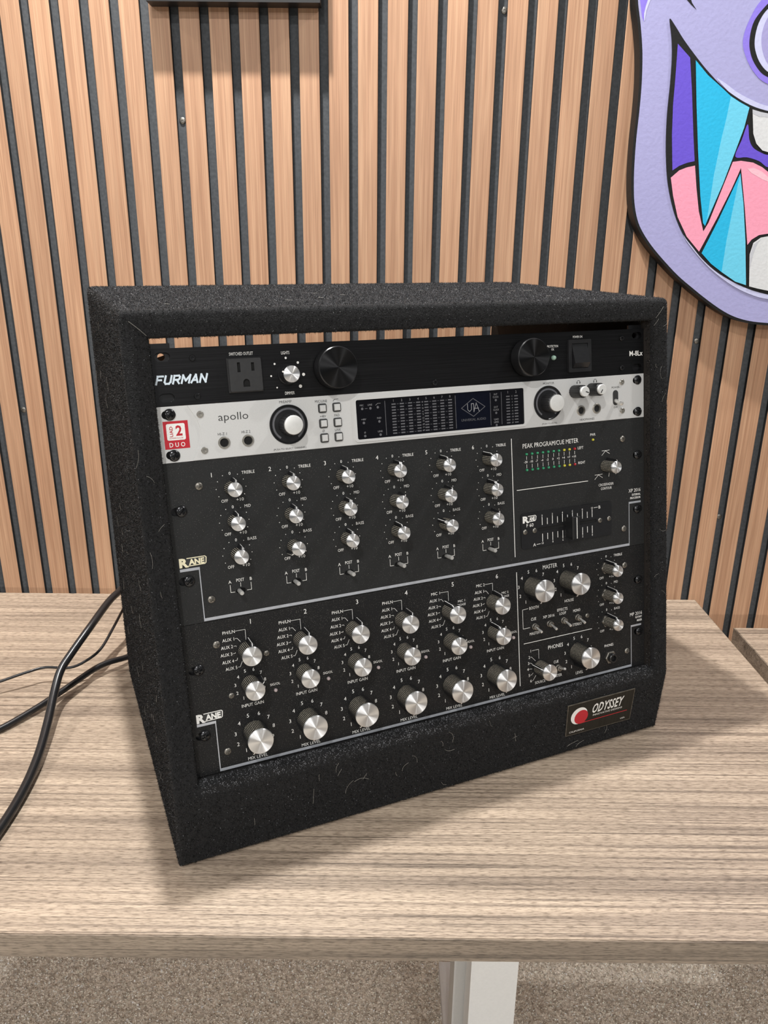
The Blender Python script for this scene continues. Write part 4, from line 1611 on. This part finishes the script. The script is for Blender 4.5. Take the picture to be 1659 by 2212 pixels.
def cable(name, pts, r, label):
    vs, fs = tube(pts, r, 12)
    b = MB()
    b.add(vs, fs)
    o = b.build(name, M['cable'], smooth=60)
    return tag(o, label, 'cable')


cable('power_cable', [(0.215, -0.20, 0.078), (0.203, -0.235, 0.080), (0.1945, -0.262, 0.080), (0.192, -0.280, 0.080), (0.187, -0.308, 0.078), (0.182, -0.358, 0.070), (0.1705, -0.397, 0.053), (0.1655, -0.418, 0.043),
                      (0.168, -0.446, 0.031), (0.1755, -0.484, 0.020), (0.184, -0.531, 0.0115), (0.189, -0.578, 0.0068), (0.190, -0.628, 0.0055), (0.186, -0.674, 0.0055), (0.170, -0.71, 0.0055)], 0.0046,
      'thick glossy black power cable arching from behind the rack to the desk front')
cable('power_cable', [(0.245, -0.270, 0.0042), (0.228, -0.295, 0.0046), (0.2165, -0.314, 0.007), (0.2075, -0.330, 0.0105), (0.199, -0.340, 0.0125), (0.189, -0.351, 0.0135), (0.179, -0.366, 0.0128), (0.16, -0.401, 0.009), (0.142, -0.436, 0.0065),
                      (0.118, -0.474, 0.0044), (0.09, -0.503, 0.0038), (0.05, -0.53, 0.0038), (0.0, -0.545, 0.0038)], 0.0036,
      'medium black cable lying low on the desk, passing beneath the thick one')
cable('signal_cable', [(0.19, -0.19, 0.050), (0.189, -0.228, 0.050), (0.189, -0.263, 0.048), (0.1895, -0.308, 0.042), (0.186, -0.348, 0.033), (0.172, -0.366, 0.0255), (0.155, -0.373, 0.021), (0.126, -0.371, 0.020),
                       (0.109, -0.381, 0.0195), (0.083, -0.397, 0.016), (0.056, -0.412, 0.012), (0.01, -0.43, 0.004), (-0.05, -0.44, 0.002)], 0.0017,
      'thin black signal cable crossing under the thick cable near the wall')

# ------------------------------------------------------------------ picture frame high on the wall
fx0, fx1, fz0, fz1 = 0.2175, 0.4443, 0.806, 1.09
fr = link('picture_frame', None, None, ((fx0 + fx1) / 2, 0, fz0))
tag(fr, 'black framed picture hung on the slats, only its bottom rail in view', 'picture frame')
lx, lz = -(fx0 + fx1) / 2, -fz0
for nm, a in (('bottom_rail', (fx0, fx1, fz0, fz0 + 0.02)), ('top_rail', (fx0, fx1, fz1 - 0.02, fz1)), ('side_rail', (fx0, fx0 + 0.02, fz0 + 0.02, fz1 - 0.02)), ('side_rail', (fx1 - 0.02, fx1, fz0 + 0.02, fz1 - 0.02))):
    b = MB()
    b.box(a[0], a[1], -0.026, -0.0003, a[2], a[3])
    b.build(nm, M['frame'], fr, (lx, 0, lz))
b = MB()
b.box(fx0 + 0.02, fx1 - 0.02, -0.012, -0.006, fz0 + 0.02, fz1 - 0.02)
b.build('print', M['mat'], fr, (lx, 0, lz))

# ------------------------------------------------------------------ painted cut-out board on the wall
AY = -0.030        # front of the board
AT = 0.024


def art(x, y):
    """pixel positions in an image crop -> (x, z) metres on the flat board"""
    a, b_ = x / 1000, y / 1000
    w_ = 0.0006652 * a + -0.0548464 * b_ + 1  # coefficients baked from the camera raycast of image pixels onto the board plane
    return ((0.1955957 * a + -0.0273072 * b_ + 0.8098176) / w_, (0.0022313 * a + -0.212394 * b_ + 0.8111407) / w_)


board = [(228, -160), (222, 0), (238, 150), (250, 300), (252, 420), (247, 560), (234, 720), (214, 900), (202, 1050), (196, 1200), (200, 1350), (222, 1470), (262, 1560), (330, 1660), (420, 1765),
         (500, 1848), (590, 1925), (690, 2005), (790, 2075), (880, 2120), (980, 2147), (1103, 2160), (1230, 2164), (1350, 2165)]
AXS = art(1350, 1000)[0] + 0.045


def smooth_line(pts, k=5):
    P_ = [Vector(q) for q in pts]
    P_ = [P_[0]] + P_ + [P_[-1]]
    out = []
    for i in range(1, len(P_) - 2):
        for j in range(k):
            t = j / k
            a, b_, c_, d_ = P_[i - 1], P_[i], P_[i + 1], P_[i + 2]
            out.append(tuple(0.5 * ((2 * b_) + (c_ - a) * t + (2 * a - 5 * b_ + 4 * c_ - d_) * t * t + (3 * b_ - a - 3 * c_ + d_) * t ** 3)))
    out.append(tuple(P_[-2]))
    return out


def mirrored(pts):
    """half outline that starts and ends on the axis -> whole outline"""
    pts = [(AXS, pts[0][1])] + [q for q in pts[1:-1] if q[0] < AXS - 0.002] + [(AXS, pts[-1][1])]
    return pts + [(2 * AXS - x, z) for x, z in reversed(pts[1:-1])]


art_root = link('wall_art', None, None, (AXS, 0, 0.35))
tag(art_root, 'lilac painted cut-out board of a grinning cartoon mouth with cyan fangs, on the slats', 'wall art')


def art_layer(nm, pts, z0, z1, mat):
    """polygon in wall metres extruded towards the room; z = distance in front of board face"""
    b = MB()
    b.plate([(x, z) for x, z in pts], [], z0, z1)
    b.v = [(x - AXS, AY - d, z - 0.35) for x, z, d in b.v]
    return b.build(nm, mat, art_root)


edge_half = [art(x, y) for x, y in smooth_line(board)]
top = [(AXS, 1.36), (AXS - 0.14, 1.345), (AXS - 0.25, 1.27), (AXS - 0.305, 1.13), (AXS - 0.32, 1.0)]
whole = mirrored(top + edge_half)
art_layer('board', whole, -AT, 0.0, M['artblack'])
# lilac face: outline pulled in a little
cxa = AXS
half_o = top + edge_half
inner = []
for i in range(len(half_o)):
    a, b_ = Vector(half_o[max(i - 1, 0)]), Vector(half_o[min(i + 1, len(half_o) - 1)])
    t_ = (b_ - a)
    t_.normalize()
    q = Vector(half_o[i]) + Vector((-t_.y, t_.x)) * 0.0035
    inner.append((min(q.x, AXS), q.y))
inner[0] = (AXS, inner[0][1])
inner[-1] = (AXS, inner[-1][1])
inner = mirrored(inner)
art_layer('painted_face', inner, 0.0, 0.0003, M['lilac'])

LZ = [0.0003]


def shape(nm, pts, mat, smooth=False, both=True, lift=0.0002):
    LZ[0] += 0.00012
    pts = [art(x, y) for x, y in (smooth_line(pts, 4) if smooth else pts)]
    art_layer(nm, pts, LZ[0] - 0.0001, LZ[0], mat)
    if both:
        art_layer(nm, [(2 * AXS - x, z) for x, z in pts][::-1], LZ[0] - 0.0001, LZ[0], mat)


def half(nm, pts, mat):
    """half shape touching the axis -> one whole shape"""
    LZ[0] += 0.00012
    art_layer(nm, mirrored([art(x, y) for x, y in smooth_line(pts, 4)]), LZ[0] - 0.0001, LZ[0], mat)


shape('painted_shade', [(246, -60), (300, -60), (318, 0), (292, 40), (282, 90), (278, 145), (266, 110), (258, 40)], M['violetmid'])
shape('painted_highlight', [(318, -40), (345, -40), (318, 10), (296, 70), (284, 135), (280, 142), (280, 90), (292, 40)], M['lilaclight'])
shape('painted_crease', [(540, -60), (580, -40), (598, 20), (628, 66), (590, 30), (556, -10)], M['artblack'])
half('painted_shade', [(1350, 620), (1103, 560), (1000, 470), (942, 340), (940, 240), (985, 120), (1060, 0), (1200, -90), (1350, -100)], M['violetmid'])
half('painted_nose_outline', [(1350, 565), (1200, 555), (1103, 514), (1050, 478), (1000, 400), (978, 310), (985, 220), (1010, 140), (1060, 70), (1120, 10), (1220, -45), (1350, -60)], M['artblack'])
half('painted_nose', [(1350, 535), (1220, 525), (1122, 490), (1070, 450), (1030, 380), (1012, 290), (1030, 180), (1075, 90), (1140, 30), (1230, -15), (1350, -30)], M['lilaclight'])
half('painted_nose', [(1350, 520), (1220, 505), (1140, 470), (1090, 410), (1062, 330), (1058, 240), (1082, 150), (1130, 80), (1200, 40), (1350, 15)], M['lilacdeep'])
# mouth
lip = [(1350, 775), (1230, 762), (1103, 738), (1000, 706), (900, 652), (800, 577), (700, 472), (620, 372), (540, 262), (480, 165), (447, 128),
       (459, 250), (462, 380), (450, 560), (430, 760), (422, 950), (425, 1100), (435, 1220), (460, 1350), (490, 1450), (540, 1560), (600, 1640), (660, 1715), (740, 1790), (830, 1850), (930, 1900), (1000, 1928), (1103, 1955), (1230, 1975), (1350, 1985)]
half('painted_highlight', [(1350, 752), (1103, 705), (1010, 672), (900, 615), (820, 555), (760, 520), (830, 600), (900, 660), (1000, 715), (1103, 745), (1350, 780)], M['lilaclight'])
half('painted_highlight', [(1350, 2012), (1103, 1985), (1000, 1960), (880, 1905), (760, 1820), (660, 1725), (560, 1600), (545, 1560), (640, 1690), (800, 1830), (1000, 1925), (1350, 1980)], M['lilaclight'])
half('painted_mouth', lip, M['artblack'])
shape('painted_cheek', [(502, 292), (583, 383), (595, 600), (605, 900), (613, 1070), (560, 1082), (510, 1102), (466, 1132), (463, 900), (470, 700), (487, 500)], M['violet'])
half('painted_throat', [(1350, 1090), (1200, 1085), (1103, 1112), (1040, 1070), (960, 1045), (882, 1040), (925, 930), (965, 825), (975, 925), (1000, 980), (1050, 1012), (1103, 1030), (1220, 1030), (1350, 900)], M['violet'])
shape('painted_tongue', [(455, 1180), (510, 1132), (560, 1112), (615, 1100), (625, 1250), (640, 1400), (670, 1536), (705, 1478), (800, 1240), (866, 1075), (920, 1068), (1000, 1080), (1060, 1110), (1103, 1145), (1200, 1200), (1348, 1215),
                         (1348, 1640), (1230, 1580), (1103, 1550), (1040, 1560), (990, 1590), (962, 1626), (945, 1380), (920, 1115), (860, 1250), (760, 1450), (642, 1670), (560, 1570), (500, 1440), (470, 1300)], M['pink'])
shape('painted_highlight', [(960, 1120), (1010, 1118), (1060, 1140), (1103, 1180), (1120, 1215), (1060, 1190), (990, 1150)], M['pinklight'])
shape('painted_fang', [(620, 402), (700, 500), (800, 590), (850, 638), (910, 678), (975, 714), (940, 850), (880, 1010), (800, 1220), (681, 1500), (668, 1480), (650, 1300), (635, 1000), (625, 700)], M['cyan'])
shape('painted_fang_facet', [(852, 642), (910, 680), (975, 715), (940, 850), (880, 1010), (800, 1220), (690, 1470), (700, 1420), (740, 1160), (790, 920), (824, 780)], M['cyanlight'])
shape('painted_fang', [(915, 1150), (935, 1350), (948, 1600), (952, 1892), (880, 1868), (790, 1805), (720, 1750), (658, 1680), (760, 1480), (850, 1290)], M['cyan'])
shape('painted_fang_facet', [(915, 1160), (935, 1350), (948, 1600), (952, 1892), (880, 1868), (790, 1805), (822, 1600), (862, 1400), (895, 1240)], M['cyanlight'])
shape('painted_tooth', [(995, 728), (1050, 745), (1103, 756), (1230, 772), (1325, 780), (1322, 880), (1290, 960), (1220, 1008), (1103, 1012), (1060, 1000), (1020, 955), (1000, 890)], M['tooth'])
shape('painted_tooth_shade', [(995, 728), (1050, 745), (1103, 756), (1230, 772), (1325, 780), (1325, 800), (1230, 792), (1103, 780), (1040, 776), (997, 757)], M['toothshade'])
shape('painted_tooth', [(975, 1690), (1000, 1612), (1050, 1577), (1103, 1567), (1200, 1575), (1280, 1640), (1308, 1750), (1310, 1950), (1200, 1948), (1103, 1930), (1030, 1915), (972, 1900)], M['tooth'])
shape('painted_tooth_shade', [(978, 1690), (1002, 1620), (1050, 1585), (1030, 1610), (1000, 1680), (975, 1790)], M['toothshade'])
